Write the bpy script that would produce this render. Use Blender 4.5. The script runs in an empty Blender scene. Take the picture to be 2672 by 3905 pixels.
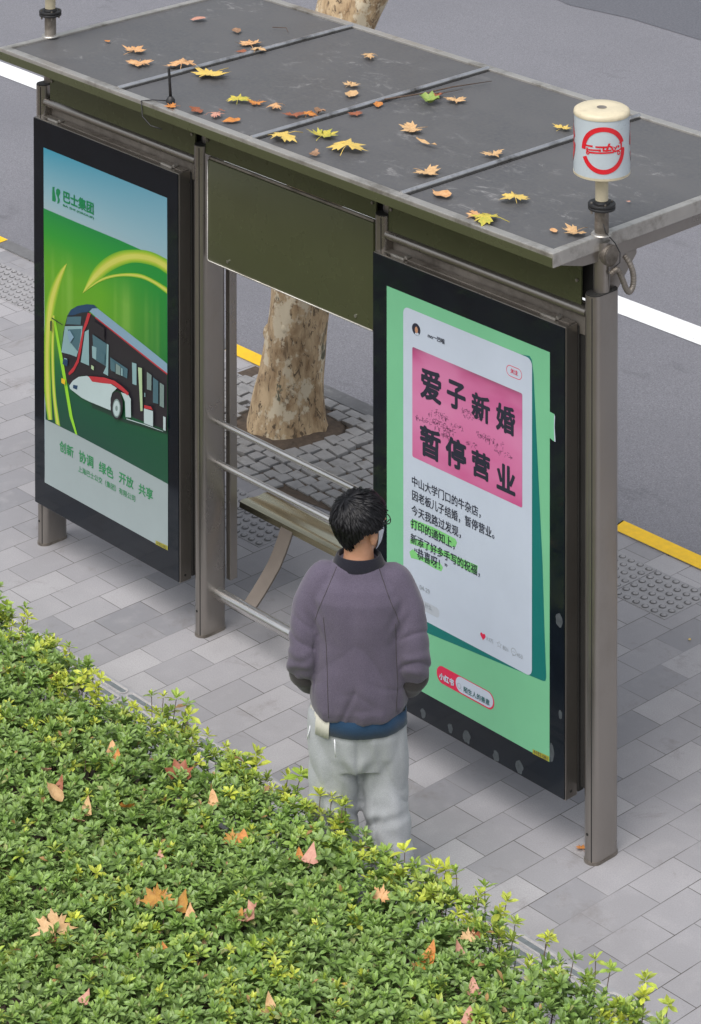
import bpy, bmesh, math, random
from mathutils import Vector, Matrix, noise
from mathutils.bvhtree import BVHTree
random.seed(7)
scene = bpy.context.scene
col = scene.collection
PI = math.pi
# ---------------------------------------------------------------- camera
CAM = Vector((9.4495, -8.2565, 6.656))
YAW, PITCH, ROLL = math.radians(47.4016), math.radians(1.5167), math.radians(-0.0595)
fwd = Vector((-math.sin(YAW)*math.cos(PITCH), math.cos(YAW)*math.cos(PITCH), -math.sin(PITCH)))
rgt0 = Vector((math.cos(YAW), math.sin(YAW), 0))
up0 = rgt0.cross(fwd)
rgt = math.cos(ROLL)*rgt0 + math.sin(ROLL)*up0
upv = -math.sin(ROLL)*rgt0 + math.cos(ROLL)*up0
cd = bpy.data.cameras.new('camera')
cam = bpy.data.objects.new('camera', cd)
col.objects.link(cam)
m = Matrix((rgt, upv, -fwd)).transposed().to_4x4()
m.translation = CAM
cam.matrix_world = m
cd.sensor_fit = 'VERTICAL'
cd.sensor_height = 36.0
cd.sensor_width = 24.63
cd.lens = 36.0*10840.5/3905
cd.shift_y = -(1952.5+2760.83)/3905
cd.clip_end = 400
scene.camera = cam
# ---------------------------------------------------------------- light
SUN_EL, SUN_AZ = math.radians(60), math.radians(165)     # azimuth measured from +Y (the road) towards +X
w = bpy.data.worlds.new('World')
scene.world = w
w.use_nodes = True
nt = w.node_tree
nt.nodes.clear()
wo = nt.nodes.new('ShaderNodeOutputWorld')
bg = nt.nodes.new('ShaderNodeBackground')
hs = nt.nodes.new('ShaderNodeHueSaturation')
sk = nt.nodes.new('ShaderNodeTexSky')
sk.sky_type = 'NISHITA'
sk.sun_disc = False
sk.sun_elevation = SUN_EL
sk.sun_rotation = SUN_AZ
sk.air_density = 1.5
sk.dust_density = 4.0
hs.inputs['Saturation'].default_value = 0.38
bg.inputs['Strength'].default_value = 0.12
nt.links.new(sk.outputs[0], hs.inputs['Color'])
nt.links.new(hs.outputs[0], bg.inputs['Color'])
nt.links.new(bg.outputs[0], wo.inputs['Surface'])
sd = bpy.data.lights.new('sun', 'SUN')
sd.energy = 1.55
sd.angle = math.radians(60)
sd.color = (1.0, 0.975, 0.945)
sun = bpy.data.objects.new('sun', sd)
col.objects.link(sun)
sdir = Vector((math.sin(SUN_AZ)*math.cos(SUN_EL), math.cos(SUN_AZ)*math.cos(SUN_EL), math.sin(SUN_EL)))
sun.rotation_euler = sdir.to_track_quat('Z', 'Y').to_euler()
sun.location = (0, 0, 30)
scene.view_settings.view_transform = 'Standard'
scene.view_settings.look = 'None'
scene.view_settings.gamma = 1
scene.view_settings.exposure = 0.45

# ---------------------------------------------------------------- helpers
def lin(r, g, b):
    f = lambda c: (c/255/12.92 if c/255 <= .04045 else ((c/255+.055)/1.055)**2.4)
    return (f(r), f(g), f(b), 1)

def tag(o, label=None, cat=None, group=None, kind=None):
    if label: o['label'] = label
    if cat: o['category'] = cat
    if group: o['group'] = group
    if kind: o['kind'] = kind
    return o

def empty(name, loc, label, cat, group=None, rz=0):
    o = bpy.data.objects.new(name, None)
    o.empty_display_size = .1
    o.location = loc
    o.rotation_euler = (0, 0, rz)
    col.objects.link(o)
    return tag(o, label, cat, group)

class MB:
    """collects verts / faces in world coordinates"""
    def __init__(s): s.v = []; s.f = []; s.m = []; s.c = []; s.mi = 0
    def add(s, vs, fs):
        n = len(s.v)
        s.v += [tuple(q) for q in vs]
        for f in fs: s.f.append(tuple(i+n for i in f)); s.m.append(s.mi)
        return s
    def box(s, x0, x1, y0, y1, z0, z1):
        return s.add([(x0,y0,z0),(x1,y0,z0),(x1,y1,z0),(x0,y1,z0),(x0,y0,z1),(x1,y0,z1),(x1,y1,z1),(x0,y1,z1)],
                     [(0,3,2,1),(4,5,6,7),(0,1,5,4),(1,2,6,5),(2,3,7,6),(3,0,4,7)])
    def bbox(s, x0, x1, y0, y1, z0, z1, b=.004):
        # box with chamfered edges
        bm = bmesh.new()
        t = MB().box(x0, x1, y0, y1, z0, z1)
        vs = [bm.verts.new(q) for q in t.v]
        for f in t.f: bm.faces.new([vs[i] for i in f])
        bmesh.ops.bevel(bm, geom=bm.edges[:], offset=b, segments=2, affect='EDGES', profile=.6)
        bm.verts.index_update()
        s.add([v.co[:] for v in bm.verts], [[v.index for v in f.verts] for f in bm.faces])
        bm.free(); return s
    def loft(s, rings, cap=True, closed=True):
        n = len(rings[0]); vs = [q for r in rings for q in r]; fs = []
        for k in range(len(rings)-1):
            for i in range(n if closed else n-1):
                j = (i+1) % n
                fs.append((k*n+i, k*n+j, (k+1)*n+j, (k+1)*n+i))
        if cap: fs += [tuple(reversed(range(n))), tuple(range((len(rings)-1)*n, len(rings)*n))]
        return s.add(vs, fs)
    def tube(s, pts, r, n=12, cap=True):
        pts = [Vector(p) for p in pts]
        rs = r if isinstance(r, (list, tuple)) else [r]*len(pts)
        rings = []; ref = None
        for i, p in enumerate(pts):
            d = (pts[min(i+1, len(pts)-1)]-pts[max(i-1, 0)]).normalized()
            if ref is None: ref = Vector((0, 0, 1)) if abs(d.z) < .9 else Vector((1, 0, 0))
            a = (ref-d*ref.dot(d)).normalized(); ref = a; b = d.cross(a)
            rings.append([p+(a*math.cos(t)+b*math.sin(t))*rs[i] for t in [2*PI*k/n for k in range(n)]])
        return s.loft(rings, cap)
    def lathe(s, cx, cy, prof, n=32):
        rings = [[(cx+r*math.cos(2*PI*k/n), cy+r*math.sin(2*PI*k/n), z) for k in range(n)] for r, z in prof]
        return s.loft(rings, True)
    def build(s, name, mats, parent=None, smooth=False, loc=None, auto=None, root=None):
        me = bpy.data.meshes.new(name)
        o = bpy.data.objects.new(name, me)
        col.objects.link(o)
        L = Vector((0, 0, 0)); inv = None
        if parent is not None:
            o.parent = parent
            r = parent
            while r.parent: r = r.parent
            L = r.location
            if r.rotation_euler.z: inv = Matrix.Rotation(-r.rotation_euler.z, 3, 'Z')
        elif loc is not None:
            L = Vector(loc); o.location = L
        vs = [Vector(v)-L for v in s.v]
        if inv: vs = [inv @ v for v in vs]
        me.from_pydata([v[:] for v in vs], [], s.f)
        for mt in (mats if isinstance(mats, list) else [mats]): me.materials.append(mt)
        if any(s.m): me.polygons.foreach_set('material_index', s.m)
        if s.c:
            ca = me.attributes.new('tint', 'FLOAT_COLOR', 'POINT')
            flat = []
            for c in s.c: flat += c
            ca.data.foreach_set('color', flat)
        if smooth: me.polygons.foreach_set('use_smooth', [True]*len(me.polygons))
        me.update()
        if auto is not None:
            try: me.set_sharp_from_angle(angle=math.radians(auto))
            except Exception: pass
        return o

def struct(o): o['kind'] = 'structure'; return o

# ---------------------------------------------------------------- materials
def newmat(name):
    mt = bpy.data.materials.new(name); mt.use_nodes = True
    t = mt.node_tree
    b = t.nodes['Principled BSDF']
    return mt, t, b
def N(t, ty, **kw):
    n = t.nodes.new(ty)
    for k, v in kw.items():
        if k in n.inputs: n.inputs[k].default_value = v
        else: setattr(n, k, v)
    return n
def ramp(t, stops):
    r = t.nodes.new('ShaderNodeValToRGB')
    e = r.color_ramp.elements
    while len(e) < len(stops): e.new(.5)
    for q, (p, c) in zip(e, stops):
        q.position = p; q.color = c if len(c) == 4 else (*c, 1)
    return r
def mix(t, fac, a, b, mode='MIX'):
    n = t.nodes.new('ShaderNodeMix'); n.data_type = 'RGBA'; n.blend_type = mode
    for i, v in ((0, fac), (6, a), (7, b)):
        if hasattr(v, 'links'): t.links.new(v, n.inputs[i])
        else: n.inputs[i].default_value = v
    return n.outputs[2]
def pos(t, scale=(1, 1, 1), obj=False):
    m_ = t.nodes.new('ShaderNodeMapping'); m_.inputs['Scale'].default_value = scale
    if obj:
        s = t.nodes.new('ShaderNodeTexCoord'); t.links.new(s.outputs['Object'], m_.inputs[0])
    else:
        s = t.nodes.new('ShaderNodeNewGeometry'); t.links.new(s.outputs['Position'], m_.inputs[0])
    return m_.outputs[0]
def nz(t, vec, scale, detail=4, rough=.6, dist=0):
    n = N(t, 'ShaderNodeTexNoise', Scale=scale, Detail=detail, Roughness=rough, Distortion=dist)
    t.links.new(vec, n.inputs['Vector'])
    return n.outputs['Fac']
def mrange(t, v, a, b, c=0, d=1):
    n = t.nodes.new('ShaderNodeMapRange')
    t.links.new(v, n.inputs[0])
    for i, q in zip((1, 2, 3, 4), (a, b, c, d)): n.inputs[i].default_value = q
    return n.outputs[0]
def bump(t, b, h, strength=.3, dist=.002):
    n = N(t, 'ShaderNodeBump', Strength=strength, Distance=dist)
    t.links.new(h, n.inputs['Height']); t.links.new(n.outputs[0], b.inputs['Normal'])

def pm(name, c, rough=.5, metal=0.0, var=.12, scale=6, stretch=(1, 1, 1), bmp=0, bs=80, coat=0, c2=None, c2lo=.5, c2hi=.75, spec=.5, obj=False, sheen=0):
    """plain procedural surface: base colour with noise variation, optional second (dirt / wear) colour, optional bump"""
    mt, t, b = newmat(name)
    v = pos(t, stretch, obj)
    n1 = nz(t, v, scale, 5, .65)
    dark = tuple(q*(1-var) for q in c[:3])+(1,); lite = tuple(min(1, q*(1+var)) for q in c[:3])+(1,)
    o = mix(t, mrange(t, n1, .3, .7), dark, lite)
    if c2 is not None:
        n2 = nz(t, v, scale*.37+1.1, 6, .7)
        o = mix(t, mrange(t, n2, c2lo, c2hi), o, c2)
    t.links.new(o, b.inputs['Base Color'])
    b.inputs['Metallic'].default_value = metal
    b.inputs['Specular IOR Level'].default_value = spec
    rr = mrange(t, n1, .25, .75, max(0, rough-.08), min(1, rough+.08))
    t.links.new(rr, b.inputs['Roughness'])
    if coat: b.inputs['Coat Weight'].default_value = coat; b.inputs['Coat Roughness'].default_value = .08
    if sheen: b.inputs['Sheen Weight'].default_value = sheen
    if bmp: bump(t, b, nz(t, v, bs, 3, .6), bmp, .002)
    return mt

M = {}
M['steel'] = pm('brushed_steel', (.34, .315, .29), .30, .88, .04, 2.5, (1, 1, .6), 0, 60, c2=(.26, .235, .205, 1), c2lo=.5, c2hi=.85)
M['steel_pale'] = pm('pale_steel', (.50, .48, .45), .40, .75, .10, 8, (1, 1, 1), c2=(.16, .14, .115, 1), c2lo=.50, c2hi=.72)
M['steel_bright'] = pm('bright_steel', (.56, .55, .54), .28, .95, .08, 5, (.8, 12, 12))
M['rib_steel'] = pm('roof_rib_steel', (.58, .58, .59), .34, .9, .12, 9, c2=(.14, .13, .12, 1), c2lo=.5, c2hi=.7)
M['steel_dirty'] = pm('dirty_steel', (.30, .27, .24), .5, .6, .2, 9, c2=(.10, .085, .07, 1), c2lo=.45, c2hi=.68)
M['olive'] = pm('olive_reflection', (.094, .102, .052), .27, .35, .06, 1.6, c2=(.080, .088, .044, 1), c2lo=.4, c2hi=.9)  # green tree reflection in the metal, painted in as an olive base colour
M['black_rubber'] = pm('black_rubber', (.018, .018, .020), .5)
M['gap_dark'] = pm('dark_cavity', (.022, .021, .020), .7)
M['glass_black'] = pm('black_glass_border', (.006, .009, .014), .07, 0, .2, 5, spec=.45)
M['smudge'] = pm('dusty_smudge', (.060, .070, .078), .6, 0, .3, 60)
M['cream'] = pm('cream_plastic', (.60, .53, .38), .45, 0, .08, 14, c2=(.34, .28, .18, 1), c2lo=.54, c2hi=.78)
M['drum_white'] = pm('white_drum_sheet', (.47, .53, .57), .32, 0, .05, 8, coat=.3, c2=(.38, .40, .38, 1), c2lo=.62, c2hi=.85)
M['red_paint'] = pm('red_print', (.62, .012, .022), .35, 0, .06, 20, coat=.2)
M['yellow_paint'] = pm('yellow_kerb_paint', (.82, .50, .012), .6, 0, .1, 25, c2=(.45, .30, .05, 1), c2lo=.62, c2hi=.75)
M['dark_paint'] = pm('faded_black_kerb_paint', (.13, .13, .135), .7, 0, .2, 25, c2=(.24, .24, .24, 1), c2lo=.55, c2hi=.75)
M['white_paint'] = pm('white_road_paint', (.78, .79, .80), .6, 0, .06, 30, c2=(.55, .55, .56, 1), c2lo=.60, c2hi=.72)
M['kerb_stone'] = pm('granite_kerb', (.40, .385, .38), .8, 0, .18, 60, bmp=.3, bs=120, c2=(.24, .23, .22, 1), c2lo=.55, c2hi=.75)
M['soil'] = pm('bare_soil', (.085, .062, .045), .95, 0, .4, 30, bmp=.8, bs=60)
M['sett'] = pm('granite_sett', (.27, .265, .265), .8, 0, .22, 9, bmp=.4, bs=70, c2=(.16, .145, .125, 1), c2lo=.55, c2hi=.8)
M['grime_shade'] = pm('grime_shade_ring', (.10, .098, .10), .9, 0, .3, 30)  # dirt colour that also carries painted shading round the studs
M['tactile'] = pm('tactile_plate', (.285, .280, .290), .8, 0, .12, 20, bmp=.2, bs=150, c2=(.24, .23, .23, 1), c2lo=.55, c2hi=.8)
M['drain'] = pm('drain_cover_stone', (.30, .30, .315), .8, 0, .12, 25, bmp=.2, bs=120)
M['drain_slot'] = pm('drain_slot', (.155, .175, .185), .85, 0, .2, 40)
M['drain_rim'] = pm('drain_rim', (.40, .385, .385), .8, 0, .1, 40)

def mat_roof():
    mt, t, b = newmat('dusty_roof_sheet')
    v = pos(t)
    n1 = nz(t, v, 3.0, 6, .65); n2 = nz(t, v, 60, 3, .6)
    o = mix(t, mrange(t, n1, .3, .7), (.060, .061, .068, 1), (.100, .100, .106, 1))
    o = mix(t, mrange(t, n2, .35, .75), o, (.10, .099, .098, 1))
    v2 = pos(t, (1, 1.7, 1))
    s1 = nz(t, v2, 7, 9, .8, .8); s2 = nz(t, v, 2.1, 2, .5)
    mlt = N(t, 'ShaderNodeMath', operation='MULTIPLY')
    t.links.new(mrange(t, s1, .55, .66), mlt.inputs[0]); t.links.new(mrange(t, s2, .46, .60), mlt.inputs[1])
    o = mix(t, mlt.outputs[0], o, (.24, .235, .235, 1))
    t.links.new(o, b.inputs['Base Color'])
    t.links.new(mrange(t, n1, .3, .7, .42, .62), b.inputs['Roughness'])
    bump(t, b, n2, .08, .001)
    return mt
M['roof'] = mat_roof()

def mat_paving():
    mt, t, b = newmat('stone_paving')
    g = t.nodes.new('ShaderNodeNewGeometry')
    sx = t.nodes.new('ShaderNodeSeparateXYZ'); t.links.new(g.outputs['Position'], sx.inputs[0])
    cx = t.nodes.new('ShaderNodeCombineXYZ')
    ax = N(t, 'ShaderNodeMath', operation='ADD'); ax.inputs[1].default_value = 20.0+.04
    ay = N(t, 'ShaderNodeMath', operation='ADD'); ay.inputs[1].default_value = -.1475+.172*200
    t.links.new(sx.outputs['Y'], ax.inputs[0]); t.links.new(sx.outputs['X'], ay.inputs[0])
    t.links.new(ax.outputs[0], cx.inputs[0]); t.links.new(ay.outputs[0], cx.inputs[1])
    br = N(t, 'ShaderNodeTexBrick', Scale=1.0)
    br.inputs['Brick Width'].default_value = .275
    br.inputs['Row Height'].default_value = .172
    br.inputs['Mortar Size'].default_value = .0021
    br.inputs['Mortar Smooth'].default_value = .3
    br.offset = .41; br.offset_frequency = 2
    br.inputs['Color1'].default_value = (0, 0, 0, 1)
    br.inputs['Color2'].default_value = (1, 1, 1, 1)
    br.inputs['Mortar'].default_value = (.5, .5, .5, 1)
    t.links.new(cx.outputs[0], br.inputs['Vector'])
    v = pos(t)
    big = nz(t, v, 1.3, 5, .6); mid = nz(t, v, 9, 5, .65); fine = nz(t, v, 170, 2, .7)
    tile = ramp(t, [(0, (.205, .208, .228)), (.3, (.292, .288, .305)), (.75, (.345, .338, .355)), (1, (.425, .415, .428))])
    t.links.new(br.outputs['Color'], tile.inputs[0])
    o = mix(t, mrange(t, big, .38, .70, 0, .55), tile.outputs[0], (.235, .228, .235, 1))
    o = mix(t, mrange(t, mid, .5, .75, 0, .35), o, (.42, .41, .42, 1))
    o = mix(t, mrange(t, fine, .35, .7, 0, .5), o, (.23, .22, .23, 1))
    stn = nz(t, v, 3.1, 7, .75, .4)
    o = mix(t, mrange(t, stn, .57, .72, 0, .55), o, (.15, .13, .12, 1))
    jn = nz(t, v, 2.3, 3, .6)
    mm = N(t, 'ShaderNodeMath', operation='MULTIPLY')
    t.links.new(br.outputs['Fac'], mm.inputs[0]); t.links.new(mrange(t, jn, .34, .60, .18, 1), mm.inputs[1])
    o = mix(t, mm.outputs[0], o, (.062, .054, .050, 1))
    t.links.new(o, b.inputs['Base Color'])
    t.links.new(mrange(t, mid, .3, .7, .6, .85), b.inputs['Roughness'])
    inv = N(t, 'ShaderNodeMath', operation='MULTIPLY_ADD'); inv.inputs[1].default_value = -1; inv.inputs[2].default_value = 1
    t.links.new(br.outputs['Fac'], inv.inputs[0])
    ad = N(t, 'ShaderNodeMath', operation='MULTIPLY_ADD'); ad.inputs[1].default_value = .25
    t.links.new(fine, ad.inputs[0]); t.links.new(inv.outputs[0], ad.inputs[2])
    bump(t, b, ad.outputs[0], .35, .002)
    return mt
M['paving'] = mat_paving()

def mat_road():
    mt, t, b = newmat('worn_asphalt')
    v = pos(t)
    f1 = nz(t, v, 130, 3, .75); big = nz(t, v, .55, 5, .62); st = nz(t, pos(t, (1, 2.2, 1)), 1.1, 7, .7, .3)
    o = mix(t, mrange(t, f1, .3, .7), (.105, .106, .120, 1), (.250, .248, .275, 1))
    o = mix(t, mrange(t, big, .4, .7, 0, .4), o, (.125, .125, .142, 1))
    o = mix(t, mrange(t, st, .60, .72, 0, .6), o, (.060, .060, .070, 1))
    vo = N(t, 'ShaderNodeTexVoronoi', Scale=34.0); t.links.new(v, vo.inputs['Vector'])
    o = mix(t, mrange(t, vo.outputs['Distance'], .09, .05, 0, .7), o, (.45, .44, .43, 1))
    t.links.new(o, b.inputs['Base Color'])
    b.inputs['Roughness'].default_value = .8
    bump(t, b, f1, .6, .004)
    return mt
M['road'] = mat_road()

def mat_bark():
    mt, t, b = newmat('plane_tree_bark')
    v = pos(t, (1, 1, .42)); v2 = pos(t, (1, 1, .8))
    n1 = nz(t, v, 13, 6, .65, .4); n2 = nz(t, v, 34, 5, .7, .6); n3 = nz(t, v2, 6, 5, .7)
    o = mix(t, mrange(t, n1, .36, .62), (.30, .195, .105, 1), (.60, .45, .28, 1))
    o = mix(t, mrange(t, n2, .56, .61), o, (.135, .095, .060, 1))
    v5 = pos(t, (1, 1, .16)); n5 = nz(t, v5, 17, 5, .7, .3)
    o = mix(t, mrange(t, n5, .56, .66, 0, .75), o, (.12, .078, .045, 1))
    o = mix(t, mrange(t, n3, .55, .60), o, (.66, .57, .42, 1))
    v3 = pos(t, (1, 1, .55))
    n4 = nz(t, v3, 7.5, 4, .6, .5)
    o = mix(t, mrange(t, n4, .64, .68), o, (.13, .125, .085, 1))
    t.links.new(o, b.inputs['Base Color'])
    b.inputs['Roughness'].default_value = .85
    bump(t, b, n2, .6, .006)
    return mt
M['bark'] = mat_bark()

def mat_leaf():
    mt, t, b = newmat('azalea_leaf')
    a = N(t, 'ShaderNodeAttribute', attribute_name='tint')
    v = pos(t)
    n = nz(t, v, 90, 3, .6)
    o = mix(t, mrange(t, n, .3, .7, 0, .25), a.outputs['Color'], (.03, .07, .02, 1))
    t.links.new(o, b.inputs['Base Color'])
    b.inputs['Roughness'].default_value = .38
    b.inputs['Specular IOR Level'].default_value = .5
    tr = N(t, 'ShaderNodeBsdfTranslucent')
    t.links.new(o, tr.inputs['Color'])
    ms = N(t, 'ShaderNodeMixShader'); ms.inputs[0].default_value = .22
    out = [q for q in t.nodes if q.type == 'OUTPUT_MATERIAL'][0]
    t.links.new(b.outputs[0], ms.inputs[1]); t.links.new(tr.outputs[0], ms.inputs[2]); t.links.new(ms.outputs[0], out.inputs[0])
    return mt
M['leaf'] = mat_leaf()
M['stem'] = pm('woody_stem', (.10, .065, .045), .8, 0, .25, 60)

def mat_dry(name, c, c2):
    mt, t, b = newmat(name)
    v = pos(t, obj=True)
    n = nz(t, v, 45, 5, .7, .5)
    o = mix(t, mrange(t, n, .36, .68), c, c2)
    t.links.new(o, b.inputs['Base Color']); b.inputs['Roughness'].default_value = .6
    bump(t, b, n, .4, .002)
    return mt
DRY = dict(peach=mat_dry('dry_leaf_peach', (.66, .40, .20, 1), (.50, .24, .09, 1)),
           tan=mat_dry('dry_leaf_tan', (.62, .41, .21, 1), (.46, .27, .12, 1)),
           yellow=mat_dry('dry_leaf_yellow', (.68, .46, .10, 1), (.55, .42, .12, 1)),
           lime=mat_dry('dry_leaf_yellow_green', (.62, .46, .07, 1), (.30, .34, .05, 1)),
           orange=mat_dry('dry_leaf_orange', (.62, .25, .05, 1), (.36, .12, .03, 1)),
           rust=mat_dry('dry_leaf_rust', (.33, .11, .05, 1), (.20, .06, .03, 1)),
           brown=mat_dry('dry_leaf_brown', (.20, .11, .06, 1), (.34, .20, .12, 1)),
           pink=mat_dry('dry_leaf_pink', (.55, .30, .22, 1), (.42, .18, .13, 1)),
           green=mat_dry('leaf_green', (.13, .24, .05, 1), (.30, .36, .08, 1)),
           ochre=mat_dry('dry_leaf_ochre', (.46, .24, .04, 1), (.30, .13, .025, 1)))
def ink(name, c, rough=.35, var=.04):
    return pm('print_'+name, c, rough, 0, var, 3, coat=.25)
INK = dict(dark=ink('dark', (.020, .018, .024)), bluegrey=ink('bluegrey', (.20, .32, .42)), red=ink('red', (.42, .03, .04)), navy=ink('navy', (.015, .05, .11)),
           teal=ink('teal', (.06, .13, .16)), glass=ink('pane', (.22, .36, .38)), lime=ink('lime', (.38, .52, .30)), white=ink('pale', (.42, .52, .53)), yellow=ink('yellow', (.70, .45, .02)),
           shadow=ink('shadow', (.012, .04, .028)), hub=ink('hub', (.17, .24, .23)), paper=ink('paper_white', (.50, .56, .66)), mint=ink('mint', (.175, .49, .275)), deep=ink('deep_teal', (.006, .16, .145)),
           black=ink('text_black', (.022, .024, .045)), grey=ink('text_grey', (.30, .33, .36)), green=ink('text_green', (.02, .23, .075)), pinkred=ink('pink_red', (.66, .018, .075)), skin=ink('skin', (.48, .25, .15)),
           bright=ink('bright_lime', (.26, .58, .03)), hi=ink('highlight', (.21, .58, .20)), sticker=ink('sticker', (.36, .33, .03)), pale=ink('pale_grey', (.30, .36, .37)), tealtxt=ink('text_teal', (.02, .12, .12)), faint=ink('faint', (.44, .48, .54)), logo=ink('logo_green', (.005, .20, .07)))
def mat_grad(name, stops, axis, lo, hi, extra=None):
    """printed colour blend of a poster, in the poster's own coordinates"""
    mt, t, b = newmat(name)
    tc = t.nodes.new('ShaderNodeTexCoord'); sp = t.nodes.new('ShaderNodeSeparateXYZ'); t.links.new(tc.outputs['Object'], sp.inputs[0])
    r = ramp(t, stops); t.links.new(mrange(t, sp.outputs[axis], lo, hi), r.inputs[0])
    o = r.outputs[0]
    if extra: o = extra(t, o, sp, tc)
    t.links.new(o, b.inputs['Base Color'])
    b.inputs['Roughness'].default_value = .35
    b.inputs['Coat Weight'].default_value = .25; b.inputs['Coat Roughness'].default_value = .08
    return mt
# ---------------------------------------------------------------- setting: ground, road, kerb
struct(MB().add([(-40,-40,0),(40,-40,0),(40,2.225,0),(-40,2.225,0)], [(0,1,2,3)]).build('sidewalk', M['paving']))
kb = MB(); x = -14.0; i = 0
while x < 10:
    kb.bbox(x+.003, x+.752, 2.225, 2.336, -.2, .004+random.uniform(-.0015, .0015), .006); x += .755
struct(kb.build('kerb', M['kerb_stone'], smooth=False))
yp = MB(); dp = MB()
for k in range(-6, 5):
    x0 = -.012+1.51*k
    e = [random.uniform(-.012, .012) for _ in range(4)]
    yp.add([(x0+e[0],2.2215,.0095),(x0+.755+e[1],2.2215,.0095),(x0+.745+e[1],2.328,.0095),(x0-.02+e[0],2.328,.0095)], [(0,1,2,3)])
    dp.add([(x0+.758,2.2215,.0095),(x0+1.508+e[0],2.2215,.0095),(x0+1.488+e[0],2.328,.0095),(x0+.748,2.328,.0095)], [(0,1,2,3)])
struct(yp.build('kerb_yellow_marking', M['yellow_paint']))
struct(dp.build('kerb_dark_marking', M['dark_paint']))
gt = MB(); x = -14.3
while x < 10:
    gt.bbox(x+.002, x+.98, 2.337, 2.517, -.25, -.112+random.uniform(-.002, .002), .005); x += .985
struct(gt.build('gutter_stone', M['kerb_stone']))
# road sheet with a ragged crack along the gutter
rd = MB(); xs = [-40+.12*k for k in range(660)]
edge = [(x, 2.522+.022*noise.noise(Vector((x*3, 0, 0)))+.014*noise.noise(Vector((x*11, 3, 0))), -.118) for x in xs]
rd.add([(x, 2.4, -.16) for x in xs]+edge+[(x, 60, -.118) for x in xs], [(i, i+1, 660+i+1, 660+i) for i in range(659)]+[(660+i, 660+i+1, 1320+i+1, 1320+i) for i in range(659)])
struct(rd.build('road', M['road']))
struct(MB().add([(-40,4.53,-.114),(30,4.53,-.114),(30,4.74,-.114),(-40,4.74,-.114)], [(0,1,2,3)]).build('road_white_line', M['white_paint']))
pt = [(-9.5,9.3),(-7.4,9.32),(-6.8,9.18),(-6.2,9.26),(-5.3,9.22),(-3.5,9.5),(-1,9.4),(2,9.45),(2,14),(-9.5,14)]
mroad2 = pm('dark_road_area', (.105, .108, .125), .8, 0, .35, 60, bmp=.4, bs=130)
struct(MB().add([(a, b_, -.1145) for a, b_ in pt], [tuple(range(len(pt)))]).build('road_dark_area', mroad2))  # far area drawn darker than the rest of the road

# tactile plates
def tactile(x0, x1, y0, y1):
    t = MB(); p = .345; nx = max(1, round((x1-x0)/p)); ny = max(1, round((y1-y0)/p))
    for i in range(nx):
        for j in range(ny):
            a = x0+(x1-x0)*i/nx; b_ = y0+(y1-y0)*j/ny; w_ = (x1-x0)/nx; h_ = (y1-y0)/ny
            t.bbox(a+.002, a+w_-.002, b_+.002, b_+h_-.002, -.02, .004+random.uniform(-.001, .002), .002)
            for u in range(6):
                for q in range(6):
                    cx = a+w_*(u+.5)/6; cy = b_+h_*(q+.5)/6
                    t.mi = 1; t.add([(cx+.0185*math.cos(PI*k/5)-.001, cy-.002+.0185*math.sin(PI*k/5), .0057) for k in range(10)], [tuple(range(10))]); t.mi = 0  # dark ring: dirt at the stud foot plus painted-in shading
                    t.lathe(cx, cy, [(.0145, .002), (.0135, .0065), (.010, .0090), (.004, .0100)], 10)
    return t
tm = tactile(-.97, .755, 1.73, 2.075)
for q in (tactile(-5.11, -2.35, 1.73, 2.075), tactile(-1.77, -1.08, .80, 1.145)): n0 = len(tm.m); tm.add(q.v, q.f); tm.m[n0:] = q.m
struct(tm.build('tactile_paving', [M['tactile'], M['grime_shade']]))

# granite setts round the tree
TREE = Vector((-2.03, 1.85))
ct = MB(); sl = MB()
sl.add([(-2.75,1.10,.003),(-.97,1.34,.003),(-.97,2.215,.003),(-2.75,2.215,.003)], [(0,1,2,3)])
y = 1.14
row = 0
while y < 2.17:
    hgt = random.uniform(.072, .086)
    x = -2.72+random.uniform(0, .08)
    while x < -1.03:
        wd = random.uniform(.078, .112)
        yy = y+.035*math.sin((x+2)*2.4)
        cx, cy = x+wd/2, yy+hgt/2
        low = 1.12+.13*(x+2.75)
        d = math.hypot((cx-TREE.x)/1.12, (cy-TREE.y+.03)/.98)
        if cy > low+.02 and cy < 2.185 and d > .285:
            b_ = MB(); g = .0028
            zt = .013+random.uniform(-.004, .006)+(.010 if d < .46 else 0)
            b_.bbox(-wd/2+g, wd/2-g, -hgt/2+g, hgt/2-g, -.03, zt, .005)
            a = random.uniform(-.09, .09)-.12*math.sin((x+2)*2.4); tx, ty = random.uniform(-.05, .05), random.uniform(-.05, .05)
            k1, k2 = random.uniform(-.12, .12), random.uniform(-.12, .12)
            vs = []
            for vx, vy, vz in b_.v:
                vx2, vy2 = vx*(1+k1*vy/hgt*2), vy*(1+k2*vx/wd*2)
                vs.append((cx+vx2*math.cos(a)-vy2*math.sin(a), cy+vx2*math.sin(a)+vy2*math.cos(a), vz+(tx*vx+ty*vy if vz > 0 else 0)))
            ct.add(vs, b_.f)
        x += wd+random.uniform(.002, .008)
    y += hgt+.004; row += 1
struct(sl.build('tree_bed_soil', M['soil']))
struct(ct.build('cobblestone_paving', M['sett']))
# soil mound round the trunk foot
sm_ = MB(); rings = []
for k, (r, z) in enumerate([(.34, .004), (.30, .010), (.25, .018), (.17, .04)]):
    rings.append([(TREE.x+r*math.cos(t)*(1+.08*noise.noise(Vector((math.cos(t)*2, math.sin(t)*2, k)))), TREE.y-.02+r*.9*math.sin(t), z+.008*noise.noise(Vector((math.cos(t)*4, math.sin(t)*4, k)))) for t in [2*PI*i/40 for i in range(40)]])
struct(sm_.loft(rings).build('soil_mound', M['soil'], smooth=True))

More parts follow.
